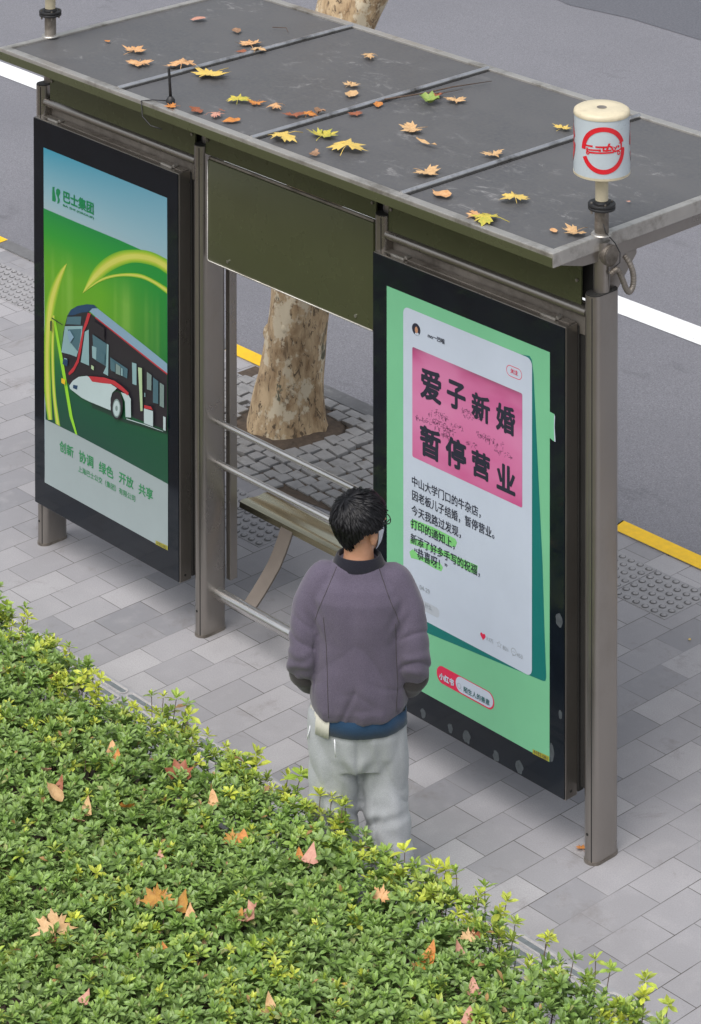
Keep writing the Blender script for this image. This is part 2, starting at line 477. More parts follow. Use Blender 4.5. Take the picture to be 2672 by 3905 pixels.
# drain covers along the hedge
def stadium(cx, cy, L, W, z, n=8):
    r = W/2; a = L/2-r; out = []
    for k in range(n+1): t = -PI/2+PI*k/n; out.append((cx+a+r*math.cos(t), cy+r*math.sin(t), z))
    for k in range(n+1): t = PI/2+PI*k/n; out.append((cx-a+r*math.cos(t), cy+r*math.sin(t), z))
    return out
dc = MB(); x = -3.55
while x < 4.2:
    dc.mi = 0; dc.bbox(x+.002, x+.478, -.78, -.495, -.02, .005, .003)
    for side in (0, 1):
        for k in range(4):
            L = .215; cy = -.535-.062*k
            cx = x+.02+L/2+side*.225+(.022*(k-1.5) if side == 0 else -.022*(k-1.5))*0+(.018 if k % 2 else 0)
            o1 = stadium(cx, cy, L, .050, .0052); o2 = stadium(cx, cy, L, .046, .0090); o3 = stadium(cx, cy, L-.014, .032, .0090); o4 = stadium(cx, cy, L-.020, .026, .0056)
            dc.mi = 2; dc.loft([o1, o2, o3, o4], cap=False)
            dc.mi = 1; dc.add(o4, [tuple(range(len(o4)))])
    x += .48
dc.mi = 0
struct(dc.build('drain_cover_strip', [M['drain'], M['drain_slot'], M['drain_rim']]))
struct(MB().add([(-8,-14,.006),(9,-14,.006),(9,-.90,.006),(-8,-.90,.006)], [(0,1,2,3)]).build('planting_bed', M['soil']))

# ---------------------------------------------------------------- plane tree
tree = empty('plane_tree', (TREE.x, TREE.y, 0), 'mottled plane tree trunk rising out of the cobbled tree pit behind the shelter', 'tree')
def limb(mb, pts, rads, n=40, flare=0, seed=0):
    # smooth path
    P = [Vector(p) for p in pts]; path = []; R_ = []
    for i in range(len(P)-1):
        p0, p1, p2, p3 = P[max(i-1, 0)], P[i], P[i+1], P[min(i+2, len(P)-1)]
        for k in range(10):
            t = k/10
            path.append(.5*((2*p1)+(p2-p0)*t+(2*p0-5*p1+4*p2-p3)*t*t+(3*p1-p0-3*p2+p3)*t**3)); R_.append(rads[i]*(1-t)+rads[i+1]*t)
    path.append(P[-1]); R_.append(rads[-1])
    rings = []
    for i, p in enumerate(path):
        d = (path[min(i+1, len(path)-1)]-path[max(i-1, 0)]).normalized()
        a = (Vector((1, 0, 0))-d*d.x).normalized(); b_ = d.cross(a); ring = []
        for k in range(n):
            t = 2*PI*k/n; u = Vector((math.cos(t), math.sin(t), 0))
            f = 1+.10*noise.noise(Vector((u.x*1.6+seed, u.y*1.6, p.z*2.2)))+.055*noise.noise(Vector((u.x*7+seed, u.y*7, p.z*1.6)))+.06*noise.noise(Vector((u.x*4+seed, u.y*4, p.z*5)))
            if flare:
                f += flare*math.exp(-max(p.z, 0)/.16)*(.75+.6*noise.noise(Vector((u.x*1.9+5, u.y*1.9, 0))))
            ring.append(p+(a*math.cos(t)+b_*math.sin(t))*R_[i]*f)
        rings.append(ring)
    mb.loft(rings)
tb = MB()
limb(tb, [(-2.03,1.83,-.03),(-2.02,1.83,.15),(-1.995,1.84,.4),(-1.965,1.86,.75),(-1.90,1.92,1.3),(-1.82,1.98,1.8),(-1.78,2.01,2.2),(-1.76,2.03,2.45)], [.180,.172,.164,.162,.160,.162,.16,.12], flare=.40)
# old pruning knots
for (kx, ky, kz, r) in [(-2.085,1.745,.52,.036),(-2.09,1.745,.44,.030),(-1.92,1.72,.60,.03)]:
    rings = []
    for k in range(7):
        ph = PI*k/6
        rings.append([(kx+r*math.sin(ph)*math.cos(t), ky+r*math.sin(ph)*math.sin(t), kz-r*1.4*math.cos(ph)) for t in [2*PI*i/14 for i in range(14)]])
    tb.loft(rings)
tb.build('trunk', M['bark'], tree, smooth=True)
l1 = MB(); limb(l1, [(-1.78,2.02,2.15),(-1.86,2.06,2.45),(-2.02,2.10,2.8),(-2.2,2.15,3.3),(-2.35,2.2,4.4)], [.12,.125,.115,.10,.085], seed=3); l1.build('limb', M['bark'], tree, smooth=True)
l2 = MB(); limb(l2, [(-1.74,2.02,2.15),(-1.60,2.05,2.42),(-1.42,2.10,2.75),(-1.22,2.15,3.2),(-.95,2.2,4.2)], [.11,.10,.085,.075,.062], seed=8); l2.build('limb', M['bark'], tree, smooth=True)
l3 = MB(); l3.tube([(-1.50,2.08,2.50),(-1.44,2.0,2.44),(-1.40,1.96,2.47)], [.022,.016,.010]); l3.build('twig_stub', M['bark'], tree, smooth=True)

# ---------------------------------------------------------------- bus shelter
PX = [-1.839, -.613, .613, 1.839]; PY = .10
SH = 'stainless steel bus shelter with four posts and a dark flat roof strewn with leaves'
shel = empty('bus_shelter', (0, PY, 0), SH, 'bus shelter')
def stad_y(cx, cy, r, L, z, n=12, sc_=1):
    out = []
    for k in range(n+1): t = PI*k/n; out.append((cx+r*math.cos(t), cy+L/2+r*math.sin(t), z))
    for k in range(n+1): t = PI+PI*k/n; out.append((cx+r*math.cos(t), cy-L/2+r*math.sin(t), z))
    return out
for i, x in enumerate(PX):
    p = MB()
    p.loft([stad_y(x, PY, .036, .086, z) for z in (.0, .6, 1.2, 1.8, 2.295)])
    po = p.build('post', M['steel'], shel, smooth=True, auto=35)
    c_ = MB(); c_.loft([stad_y(x, PY, .0352, .084, z) for z in (2.2954, 2.299)]); c_.build('top_shade_plate', M['gap_dark'], po)  # added dark plate, keeps the post top shaded instead of mirroring the sky
    b_ = MB(); b_.loft([stad_y(x, PY, .0385, .088, z) for z in (.0, .012)]); b_.build('base_plate', M['steel_dirty'], po, smooth=True, auto=35)
    g = MB()
    # seam groove line on the nose of the profile
    a = math.radians(-62); gx = x+.0362*math.cos(a); gy = PY-.043+.0362*math.sin(a)
    g.tube([(gx, gy, .01), (gx, gy, 2.29)], .0024, 6); g.build('seam', M['gap_dark'], po)
    t = MB(); t.bbox(x-.170 if i else x-.05, x+.062 if i < 3 else x-.036, .100, .128, 2.24, 2.4915, .002); t.build('post_gap_shade', M['gap_dark'], shel)  # added dark box, paints the shaded gap beside the post head
    t = MB(); t.tube([(x, PY, 2.28), (x, PY, 2.50)], .0335, 24); t.build('upper_tube', M['steel'], shel, smooth=True, auto=35)
    s = MB(); s.tube([(x-.002, PY-.0775, .12), (x-.002, PY-.0805, .12)], .006, 8); s.build('screw', M['gap_dark'], po)
# rear channel beside the second post
MB().bbox(-.605, -.575, .19, .235, .22, 1.95, .004).build('rear_channel', M['steel'], shel)
# roof
RX = [-1.848, -.956, .0, .957, 1.848]; RF, RB, RZ = -.196, 1.349, 2.520
for i in range(4):
    r = MB(); nx_, ny_ = 6, 8
    x0, x1 = RX[i]+.002, RX[i+1]-.002
    for j in range(ny_+1):
        for k in range(nx_+1):
            xx = x0+(x1-x0)*k/nx_; yy = RF+.02+(RB-RF-.04)*j/ny_
            r.v.append((xx, yy, RZ-.004-.004*math.sin(PI*k/nx_)*math.sin(PI*j/ny_)))
    for j in range(ny_):
        for k in range(nx_):
            a = j*(nx_+1)+k; r.f.append((a, a+1, a+nx_+2, a+nx_+1)); r.m.append(0)
    r.box(x0, x1, RF+.02, RB-.02, 2.492, 2.502)
    r.build('roof_panel', M['roof'], shel, smooth=False)
for x in RX[1:4]:
    r = MB(); r.tube([(x, RF+.03, RZ+.004), (x, RB-.03, RZ+.004)], .0115, 10)
    b_ = MB(); b_.bbox(x-.019, x+.019, RF+.035, RB-.035, RZ-.0035, RZ-.0012, .0005); b_.build('rib_shade_line', M['gap_dark'], shel)  # dark strip painting the shadow line under the rib
    r.build('roof_rib', M['rib_steel'], shel, smooth=True, auto=40)
def frame_bar(x0, x1, y0, y1): return MB().bbox(x0, x1, y0, y1, 2.468, RZ+.006, .004)
fr = frame_bar(-1.856, 1.856, RF-.004, RF+.040); fr.build('roof_front_edge', M['steel_pale'], shel)
frame_bar(-1.856, 1.856, RB-.040, RB+.004).build('roof_back_edge', M['steel_pale'], shel)
frame_bar(-1.854, -1.816, RF+.0405, RB-.0405).build('roof_side_edge', M['steel_pale'], shel)
frame_bar(1.816, 1.854, RF+.0405, RB-.0405).build('roof_side_edge', M['steel_pale'], shel)
# added strip: reflected greenery painted olive along the roof front
MB().bbox(-1.852, 1.852, RF-.0075, RF-.0045, 2.470, 2.508, .001).build('roof_front_reflection', M['olive'], shel)
def arm(x):
    prof = [(-.150,2.466),(-.02,2.430),(.16,2.418),(.9,2.424),(1.28,2.452),(1.28,2.4675),(-.150,2.4675)]
    a = MB(); a.loft([[(x-.007, y_, z_) for y_, z_ in prof], [(x+.007, y_, z_) for y_, z_ in prof]])
    a.build('roof_arm', M['steel'], shel)
    g = MB(); gp = [(.12,2.27),(.165,2.262),(.30,2.40),(.30,2.417),(.12,2.417)]
    g.loft([[(x-.005, y_, z_) for y_, z_ in gp], [(x+.005, y_, z_) for y_, z_ in gp]]); g.build('gusset', M['steel'], shel)
for x in (-1.842, 1.842): arm(x)
for x in (-.613, .613): arm(x)
# end cap of the cross tube, with its rim
for sgn, x in ((1, 1.852), (-1, -1.852)):
    c = MB(); c.tube([(x-sgn*.03, PY+.012, 2.447), (x+sgn*.030, PY+.012, 2.447)], .043, 28); c.tube([(x+sgn*.0305, PY+.012, 2.447), (x+sgn*.0335, PY+.012, 2.447)], .039, 28)
    c.build('tube_end_cap', M['steel_dirty'], shel, smooth=True, auto=35)
# fascia boards between the posts
for x0, x1, z0 in ((-1.775, -.652, 2.235), (-.576, .574, 2.262), (.652, 1.775, 2.235)):
    f = MB(); f.bbox(x0, x1, .048, .058, z0, 2.4915, .002); fo = f.build('fascia_board', M['olive'], shel)
    for sx in (x0+.02, x1-.02):
        s = MB(); s.tube([(sx, .0475, 2.33), (sx, .0415, 2.33)], .0065, 10)
        s.build('screw', M['steel_dirty'], fo, smooth=True, auto=40)
for x0, x1 in ((PX[0]+.03, PX[1]-.03), (PX[2]+.03, PX[3]-.03)):
    t = MB(); t.tube([(x0, .052, 2.214), (x1, .052, 2.214)], .0215, 20); t.build('cross_tube', M['steel'], shel, smooth=True, auto=40)
    t = MB(); t.bbox(x0, x1, .080, .098, 2.10, 2.2335, .002); t.build('head_rail', M['steel_dirty'], shel)
# header board
hb = MB(); hb.bbox(-.545, .575, .030, .056, 1.775, 2.250, .010)
hbo = hb.build('header_board', M['olive'], shel, smooth=True, auto=30)
hl = MB(); hl.tube([(-.537, .0285, 2.243), (-.541, .0285, 1.79), (-.532, .0285, 1.781), (.572, .0285, 1.781)], .0035, 8); hl.build('edge_lip', M['steel_pale'], hbo, smooth=True)
for sx in (-.395, .465):
    sc_ = MB(); sc_.tube([(sx, .0298, 1.815), (sx, .0250, 1.815)], .0075, 12)
    sc_.build('screw', M['steel_bright'], hbo, smooth=True, auto=40)
hs_ = MB(); hs_.bbox(-.540, .570, .036, .050, 2.2505, 2.2615, .002); hs_.build('board_hinge_strip', M['steel_dirty'], shel)
# rails and bench
for z in (.99, .797):
    t = MB(); t.tube([(PX[1]+.02, .12, z), (PX[2]-.02, .12, z)], .0150, 18); t.build('hand_rail', M['steel_bright'], shel, smooth=True, auto=40)
t = MB(); t.tube([(PX[1]+.02, .12, .184), (PX[2]-.02, .12, .184)], .0270, 22); t.build('foot_rail', M['steel_bright'], shel, smooth=True, auto=40)
seat = MB(); sp = [(.352,.474),(.356,.500),(.372,.5065),(.405,.503),(.44,.495),(.475,.492),(.508,.496),(.535,.490),(.552,.470),(.545,.466),(.53,.478),(.50,.485),(.46,.482),(.42,.486),(.385,.488),(.366,.482),(.362,.472)]
seat.loft([[(-.70, y_, z_) for y_, z_ in sp], [(.70, y_, z_) for y_, z_ in sp]])
mseat = pm('brass_tinted_steel', (.43, .40, .28), .24, .92, .22, 3, (.8, 9, 9), c2=(.30, .28, .20, 1), c2lo=.5, c2hi=.72)
seat.build('bench_seat', mseat, shel, smooth=True, auto=50)
for bx in (-.36, .36):
    pts = [(.13,.206),(.175,.243),(.225,.290),(.275,.342),(.31,.395),(.338,.445),(.356,.4835)]
    rings = []
    for k, (y_, z_) in enumerate(pts):
        a = Vector(pts[min(k+1, len(pts)-1)])-Vector(pts[max(k-1, 0)]); a.normalize(); nrm = Vector((-a.y, a.x))*.0045
        rings.append([(bx-.04, y_-nrm.x, z_-nrm.y), (bx+.04, y_-nrm.x, z_-nrm.y), (bx+.04, y_+nrm.x, z_+nrm.y), (bx-.04, y_+nrm.x, z_+nrm.y)])
    b_ = MB().loft(rings); b_.build('bench_bracket', pm('bracket_steel', (.17, .145, .125), .45, .5, .1, 6), shel, smooth=True, auto=50)
# flexible conduit at the right end
hp = [(1.885,.10,2.375),(1.90,.125,2.392),(1.905,.150,2.350),(1.905,.172,2.305),(1.905,.192,2.288),(1.905,.212,2.303),(1.905,.216,2.345),(1.90,.205,2.390),(1.88,.19,2.43)]
path = []
for i in range(len(hp)-1):
    p0, p1, p2, p3 = [Vector(hp[max(0, min(len(hp)-1, i+d))]) for d in (-1, 0, 1, 2)]
    for k in range(12):
        t_ = k/12; path.append(.5*((2*p1)+(p2-p0)*t_+(2*p0-5*p1+4*p2-p3)*t_*t_+(3*p1-p0-3*p2+p3)*t_**3))
h = MB(); h.tube(path, [.0125 if k % 3 else .0105 for k in range(len(path))], 12); h.build('flexible_conduit', M['steel_dirty'], shel, smooth=True)
wv = MB(); wv.tube([(1.862,.085,2.575),(1.872,.09,2.54),(1.892,.12,2.50),(1.906,.135,2.46),(1.905,.135,2.42),(1.89,.118,2.40)], .0022, 6); wv.build('wire', M['black_rubber'], shel, smooth=True)

# ---------------------------------------------------------------- stop lamp drums on the roof
def drum(x, label):
    y = PY
    r = empty('stop_lamp', (x, y, RZ+.006), label, 'stop sign', 'bus stop drums on the roof')
    q = MB(); q.lathe(x, y, [(.0285, RZ+.0062), (.0285, 2.628)], 26); q.build('mast', M['steel_dirty'], r, smooth=True, auto=40)
    q = MB(); q.lathe(x, y, [(.043, RZ+.0063), (.040, RZ+.011), (.030, RZ+.014)], 26); q.build('foot_collar', M['steel_pale'], r, smooth=True, auto=40)
    q = MB(); q.lathe(x, y, [(.0545, 2.629), (.0555, 2.632), (.0555, 2.637), (.054, 2.639)], 30); q.lathe(x, y, [(.0545, 2.642), (.0555, 2.644), (.0555, 2.650), (.054, 2.653)], 30); q.lathe(x, y, [(.034, 2.654), (.031, 2.663)], 26)
    q.build('flange', M['black_rubber'], r, smooth=True, auto=40)
    for k in range(4):
        q = MB(); a = PI/4+PI/2*k+.3; q.tube([(x+.043*math.cos(a), y+.043*math.sin(a), 2.612), (x+.043*math.cos(a), y+.043*math.sin(a), 2.658)], .0045, 8)
        q.build('flange_bolt', M['steel_dirty'], r)
    q = MB(); q.lathe(x, y, [(.0260, 2.664), (.0265, 2.7735)], 26); q.build('neck', M['cream'], r, smooth=True, auto=40)
    q = MB(); q.lathe(x, y, [(.108, 2.774), (.1135, 2.777), (.1145, 2.786)], 48); q.build('bottom_rim', M['cream'], r, smooth=True, auto=50)
    q = MB(); q.lathe(x, y, [(.1135, 2.7865), (.1105, 3.013)], 64); dr = q.build('drum', M['drum_white'], r, smooth=True, auto=40)
    q = MB(); q.lathe(x, y, [(.1125, 3.0135), (.1135, 3.020), (.1105, 3.030), (.100, 3.0365), (.06, 3.039), (.022, 3.038), (.012, 3.034)], 48); q.build('cap', M['cream'], r, smooth=True, auto=60)
    q = MB(); q.lathe(x, y, [(.020, 3.0385), (.012, 3.0395)], 14); q.build('cap_plug', M['steel_dirty'], r)
    # the round emblem, wrapped on the drum: 2-D strokes (u right, v up, in drum radii of the emblem)
    RR = .094
    polys = []
    def arc(a0, a1, ri=.80, ro=1.0, n=26):
        for k in range(n):
            t0, t1 = math.radians(a0+(a1-a0)*k/n), math.radians(a0+(a1-a0)*(k+1)/n)
            polys.append([(ri*math.cos(t0), ri*math.sin(t0)), (ro*math.cos(t0), ro*math.sin(t0)), (ro*math.cos(t1), ro*math.sin(t1)), (ri*math.cos(t1), ri*math.sin(t1))])
    arc(18, 181); arc(201, 362)
    polys.append([(-1.0,.06),(-1.0,-.02),(-.80,-.02),(-.80,.02),(-.80,.06)])
    # emblem px -> uv : centre (482,360), 282 px wide radius, 318 high
    E = lambda pts: polys.append([((a-482)/282, (360-b)/318) for a, b in pts])
    for pts in ([(250,298),(352,298),(352,322),(250,318)], [(384,302),(540,298),(540,322),(384,324)], [(540,262),(565,262),(525,372),(500,372)], [(540,298),(700,266),(715,266),(722,280),(560,318)], [(700,275),(722,275),(722,345),(700,345)],
                [(268,336),(290,336),(290,405),(268,405)], [(290,352),(440,342),(440,362),(300,372)], [(425,340),(450,340),(450,372),(425,372)], [(290,385),(600,375),(610,395),(300,408)], [(470,320),(490,320),(490,368),(470,368)], [(490,348),(575,345),(575,366),(490,368)],
                [(560,310),(585,308),(615,372),(600,385)], [(585,310),(600,308),(640,330),(630,340)], [(640,305),(660,302),(615,380),(600,378)], [(660,300),(682,300),(682,325),(660,340)], [(615,372),(735,340),(760,340),(730,362),(620,392)]): E(pts)
    for wx in (288, 672):
        for k in range(10):
            t0, t1 = 2*PI*k/10, 2*PI*(k+1)/10
            E([(wx+12*math.cos(t0), 402+14*math.sin(t0)), (wx+24*math.cos(t0), 402+30*math.sin(t0)), (wx+24*math.cos(t1), 402+30*math.sin(t1)), (wx+12*math.cos(t1), 402+14*math.sin(t1))])
    for az in (-44, -164, 76):
        e = MB()
        for j, pl in enumerate(polys):
            # split long pieces so that they follow the curve
            vs = []
            for u, v in pl:
                th = math.radians(az)+u*RR/.112; z = 2.899+v*RR; rad = .1135-(z-2.7865)/.2265*.003+.0014+j*.000004
                vs.append((x+rad*math.cos(th), y+rad*math.sin(th), z))
            if len(pl) == 4 and max(q[0] for q in pl)-min(q[0] for q in pl) > .25:
                vs = []; n = 6
                for k in range(n+1):
                    for (ua, va), (ub, vb) in ((pl[0], pl[1]), (pl[3], pl[2])):
                        u, v = ua+(ub-ua)*k/n, va+(vb-va)*k/n
                        th = math.radians(az)+u*RR/.112; z = 2.899+v*RR; rad = .1135-(z-2.7865)/.2265*.003+.0014+j*.000004
                        vs.append((x+rad*math.cos(th), y+rad*math.sin(th), z))
                e.add(vs, [(2*k, 2*k+2, 2*k+3, 2*k+1) for k in range(n)])
            else: e.add(vs, [tuple(range(len(vs)))])
        e.build('emblem', M['red_paint'], dr)
    return r
drum(PX[3], 'white drum with red bus emblem on the roof corner, shown whole')
drum(PX[0], 'stop drum mast on the left roof corner, cut off by the photo top')

# antenna on the roof edge
an = empty('roof_antenna', (-.626, -.118, RZ), 'thin black rod antenna on the front roof edge among small leaves', 'antenna')
q = MB(); q.lathe(-.626, -.118, [(.021, RZ+.0065), (.021, RZ+.018), (.013, RZ+.030), (.009, RZ+.034)], 18); q.build('base', M['black_rubber'], an, smooth=True, auto=40)
q = MB(); q.tube([(-.626,-.118,RZ+.03), (-.632,-.118,RZ+.10), (-.638,-.118,RZ+.158), (-.632,-.112,RZ+.166), (-.612,-.10,RZ+.166)], [.0075,.0065,.0065,.007,.006], 10); q.build('rod', M['black_rubber'], an, smooth=True)
q = MB(); q.tube([(-.640,-.128,RZ+.012), (-.70,-.165,RZ+.010), (-.735,-.203,RZ+.006), (-.715,-.212,2.46), (-.66,-.208,2.43), (-.60,-.19,2.424)], .0028, 6); q.build('cable', M['black_rubber'], an, smooth=True)
# ---------------------------------------------------------------- advertising panels
def flat(mb, pts, y):            # polygon in panel millimetres -> world, facing the pavement
    return mb.add([(AX+s/1000, y, ZB+t/1000) for s, t in pts], [tuple(range(len(pts)))])
ZB, PW, PH = .2184, 1.1285, 1.925
def rrect(s0, t0, s1, t1, r, n=8):
    out = []
    for cx, cy, a in ((s1-r, t1-r, 0), (s0+r, t1-r, 90), (s0+r, t0+r, 180), (s1-r, t0+r, 270)):
        for k in range(n+1):
            t = math.radians(a+90*k/n); out.append((cx+r*math.cos(t), cy+r*math.sin(t)))
    return out
def disc(cx, cy, rx, ry=None, n=28): return [(cx+rx*math.cos(2*PI*k/n), cy+(ry or rx)*math.sin(2*PI*k/n)) for k in range(n)]
def ringpoly(mb, outer, inner, y):
    n = len(outer); mb.add([(AX+s/1000, y, ZB+t/1000) for s, t in outer+inner], [(i, (i+1) % n, n+(i+1) % n, n+i) for i in range(n)])
_tc = {}
def glyphs(txt, bold=0.0):
    key = (txt, bold)
    if key not in _tc:
        c = bpy.data.curves.new('lettering', 'FONT'); c.body = txt; c.size = 1; c.resolution_u = 3; c.offset = bold
        o = bpy.data.objects.new('lettering', c); col.objects.link(o)
        dg = bpy.context.evaluated_depsgraph_get(); dg.update()
        me = bpy.data.meshes.new_from_object(o.evaluated_get(dg))
        vs = [v.co[:] for v in me.vertices]; fs = [tuple(p.vertices) for p in me.polygons]
        bpy.data.objects.remove(o); bpy.data.curves.remove(c); bpy.data.meshes.remove(me)
        _tc[key] = (vs, fs)
    return _tc[key]
def letter(mb, txt, s0, tc, s1, y, bold=0.0, hfix=None, shear=0):
    """text whose ink runs from s0 to s1 (mm), centred on height tc; the ink height follows the width unless hfix is given"""
    vs, fs = glyphs(txt)
    xs = [v[0] for v in vs]; ys = [v[1] for v in vs]
    k = (s1-s0)/(max(xs)-min(xs)); ky = k if hfix is None else hfix/(max(ys)-min(ys))
    # centre on the tall characters' box
    cy = (max(ys)+min(ys))/2; x0 = min(xs)
    offs = [(0, 0)]
    if bold: offs += [(bold, 0), (-bold, 0), (0, bold), (0, -bold), (bold*.7, bold*.7), (-bold*.7, bold*.7), (bold*.7, -bold*.7), (-bold*.7, -bold*.7)]
    for i, (ox, oy) in enumerate(offs):      # heavier weight: the outline thickened all round
        mb.add([(AX+(s0+(v[0]+ox-x0)*k)/1000, y-.00004*i, ZB+(tc+(v[1]+oy-cy)*ky)/1000) for v in vs], fs)

def panel(ax, label):
    global AX
    AX = ax
    r = empty('advertising_panel', (ax+PW/2, .05, ZB), label, 'advertising panel', 'advertising panels of the bus shelter')
    q = MB(); q.bbox(ax, ax+PW, .004, .074, ZB, ZB+PH, .004); q.build('housing', M['steel_dirty'] if False else M['steel'], r)
    q = MB(); q.bbox(ax+.012, ax+PW+.004, .0745, .106, ZB+.012, ZB+PH-.012, .003); q.build('rear_gap_shade', M['gap_dark'], r)  # dark box painted in for the shaded gap behind the frame
    q = MB(); q.bbox(ax+.0015, ax+PW-.003, -.0015, .0035, ZB+.006, ZB+PH-.003, .001); gl = q.build('glass_front', M['glass_black'], r)
    q = MB(); q.bbox(ax+PW+.0005, ax+PW+.078, .088, .112, ZB+.03, ZB+PH-.02, .002); q.build('side_gap_shade', M['gap_dark'], r)  # added dark strip, stands in for the shade between panel and post
    for hx in (ax+.13, ax+PW-.115):
        q = MB(); q.bbox(hx-.04, hx+.04, .018, .030, ZB+PH+.0003, ZB+PH+.012, .003); q.tube([(hx+.042, .03, ZB+PH+.010), (hx+.042, .055, ZB+PH+.012)], .008, 10); q.build('hinge', M['steel_pale'], r, smooth=True, auto=40)
    q = MB(); q.bbox(ax+.01, ax+PW-.01, .034, .070, ZB+PH+.0003, ZB+PH+.004, .001); q.build('top_trim', M['steel_dirty'], r)
    q = MB(); q.tube([(ax+PW+.0002, .035, ZB+.03), (ax+PW+.002, .035, ZB+.03)], .006, 10); q.build('screw', M['gap_dark'], r)
    return r, gl
Y0 = -.0025
P = {}
P1_RECT=[(85,1793),(1049,130)]
P1_GREEN=[(84,1492),(372,1493),(686,1497),(1048,1494),(1051,445),(674,450),(341,451),(93,446)]
P1_CRES=[(275,1271),(223,1230),(144,1123),(100,1004),(86,855),(84,590),(113,450),(151,462),(141,607),(137,804),(165,977),(210,1121),(253,1219)]
P1_SW1=[(397,1158),(477,1281),(582,1375),(706,1444),(848,1488),(949,1502),(1048,1497),(1048,1438),(948,1448),(787,1419),(633,1341),(519,1254)]
P1_SW2=[(397,1158),(540,1268),(685,1333),(838,1375),(948,1378),(1049,1367),(1049,1346),(948,1363),(838,1361),(685,1323),(539,1257)]
P1_LINE=[(160,969),(178,974),(245,771),(316,530),(354,454),(339,451),(292,523),(220,763)]
P1_BUS=[('dark',[(454,1081),(1049,966),(1048,697),(958,690),(885,683),(785,677),(765,767),(463,770),(388,754),(296,680),(232,699),(225,810),(244,928),(277,1017),(443,1085)]),('bluegrey',[(454,1088),(481,1112),(518,1120),(684,1087),(868,1051),(1049,1013),(1049,964),(501,1075)]),('red',[(501,1075),(1049,968),(1049,960),(496,1069)]),('navy',[(280,1018),(304,1051),(358,1086),(433,1116),(491,1130),(518,1122),(475,1108),(443,1081),(390,1063),(326,1031)]),('teal',[(277,1010),(390,1044),(384,1002),(266,970)]),('glass',[(258,958),(400,1001),(389,925),(351,835),(292,830),(229,821)]),('teal',[(282,949),(390,984),(381,922),(362,864),(309,888)]),('red',[(443,1078),(467,1080),(443,1026),(413,978),(389,879),(369,814),(329,756),(291,726),(286,736),(329,782),(356,823),(373,887),(400,980),(424,1033)]),('glass',[(419,978),(451,999),(452,823),(386,820)]),('teal',[(480,984),(588,971),(587,860),(490,867)]),('glass',[(592,972),(607,971),(602,819),(563,821),(587,860)]),('glass',[(476,927),(512,929),(508,869),(479,870)]),('teal',[(619,915),(755,899),(750,852),(621,858)]),('glass',[(788,941),(822,945),(822,842),(791,839)]),('lime',[(839,934),(868,939),(873,737),(857,731)]),('white',[(302,681),(329,713),(377,747),(442,772),(468,772),(484,760),(631,790),(678,785),(641,751),(628,718),(628,662),(462,652),(398,652),(307,667)]),('white',[(709,775),(765,780),(784,766),(785,677),(744,667),(739,739)]),('red',[(455,775),(579,806),(662,815),(724,805),(770,791),(760,775),(703,786),(641,793),(558,773),(484,757)]),('navy',[(334,695),(369,702),(364,681),(332,678)]),('white',[(885,753),(953,762),(953,688),(885,683)]),('red',[(887,770),(938,779),(951,767),(887,754)]),('white',[(1030,762),(1048,763),(1048,698),(1030,697)]),('yellow',[(240,700),(270,701),(269,675),(240,676)]),('dark',[(163,977),(252,967),(252,963),(162,970)]),('dark',[(151,954),(165,961),(162,907),(151,907)]),('white',[(754,664),(885,680),(1030,692),(1030,690),(885,676),(754,660)]),('shadow',[(462,646),(630,659),(723,647),(754,660),(887,676),(1048,694),(1047,678),(867,655),(723,631),(578,630),(473,623)]),('dark',[(727,719),(724,698),(718,677),(707,658),(694,644),(679,636),(664,635),(651,641),(640,652),(634,669),(631,689),(634,711),(641,732),(651,751),(665,764),(680,772),(694,774),(708,768),(718,756),(725,740)]),('hub',[(710,699),(709,685),(704,671),(697,659),(689,649),(679,644),(669,643),(661,647),(654,655),(649,666),(648,680),(650,694),(654,708),(661,720),(670,730),(679,735),(689,736),(698,732),(704,724),(709,713)]),('white',[(704,697),(703,685),(699,674),(694,664),(687,656),(679,652),(671,651),(664,655),(659,661),(655,670),(654,682),(656,694),(659,705),(665,715),(672,723),(679,727),(687,728),(694,724),(699,718),(703,709)]),('hub',[(688,692),(688,688),(687,684),(685,681),(682,678),(679,677),(676,676),(674,677),(672,680),(670,683),(670,687),(670,691),(672,695),(674,698),(676,701),(679,702),(682,703),(685,702),(687,699),(688,696)])]
P1_LOGO=[[(159,1617),(178,1621),(173,1612),(176,1596),(184,1572),(186,1559),(178,1548),(156,1548),(157,1585)],[(189,1610),(203,1621),(219,1617),(222,1605),(214,1590),(208,1580),(217,1571),(216,1557),(203,1546),(197,1546),(203,1564),(197,1579),(188,1590)]]
P1_TXT=[('巴士集团',249,1595,487),('BA SHI (GROUP)',246,1549,490),('创新',211,355,321),('协调',367,357,479),('绿色',525,356,636),('开放',682,358,790),('共享',832,353,938),('上海巴士公交（集团）有限公司',360,291,804)]
P1_STICK=[(959,147),(1049,152),(1049,131),(959,129)]
P2_RECT=[(89,1802),(1046,128)]
P2_CARD=[(192,1745),(948,439)]
P2_TEAL=[(877,1744),(933,1753),(946,1742),(956,1686),(1007,925),(1020,615),(1028,468),(1023,452),(1010,447),(351,393),(246,385),(246,488)]
P2_PINK=[(248,1587),(894,1116)]
P2_BTN=[(803,1665),(892,1659),(847,1689),(847,1635)]
P2_AVA=[(247,1661),(297,1676)]
P2_HI=[[(234,833),(250,849),(371,857),(506,854),(517,842),(506,818),(490,814),(349,815),(239,811)],[(233,756),(272,772),(639,787),(632,749),(586,743),(458,757),(327,749),(233,739)],[(230,701),(250,720),(294,706),(414,720),(433,706),(423,686),(382,684),(305,689),(239,678)]]
P2_TXT=[('中山大学门口的牛杂店，',247,1014,656),('因老板儿子结婚，暂停营业。',248,953,735),('今天我路过发现，',244,889,540),('打印的通知上，',241,828,503),('新添了好多手写的祝福，',239,765,651),('“恭喜呀！”',261,714,459)]
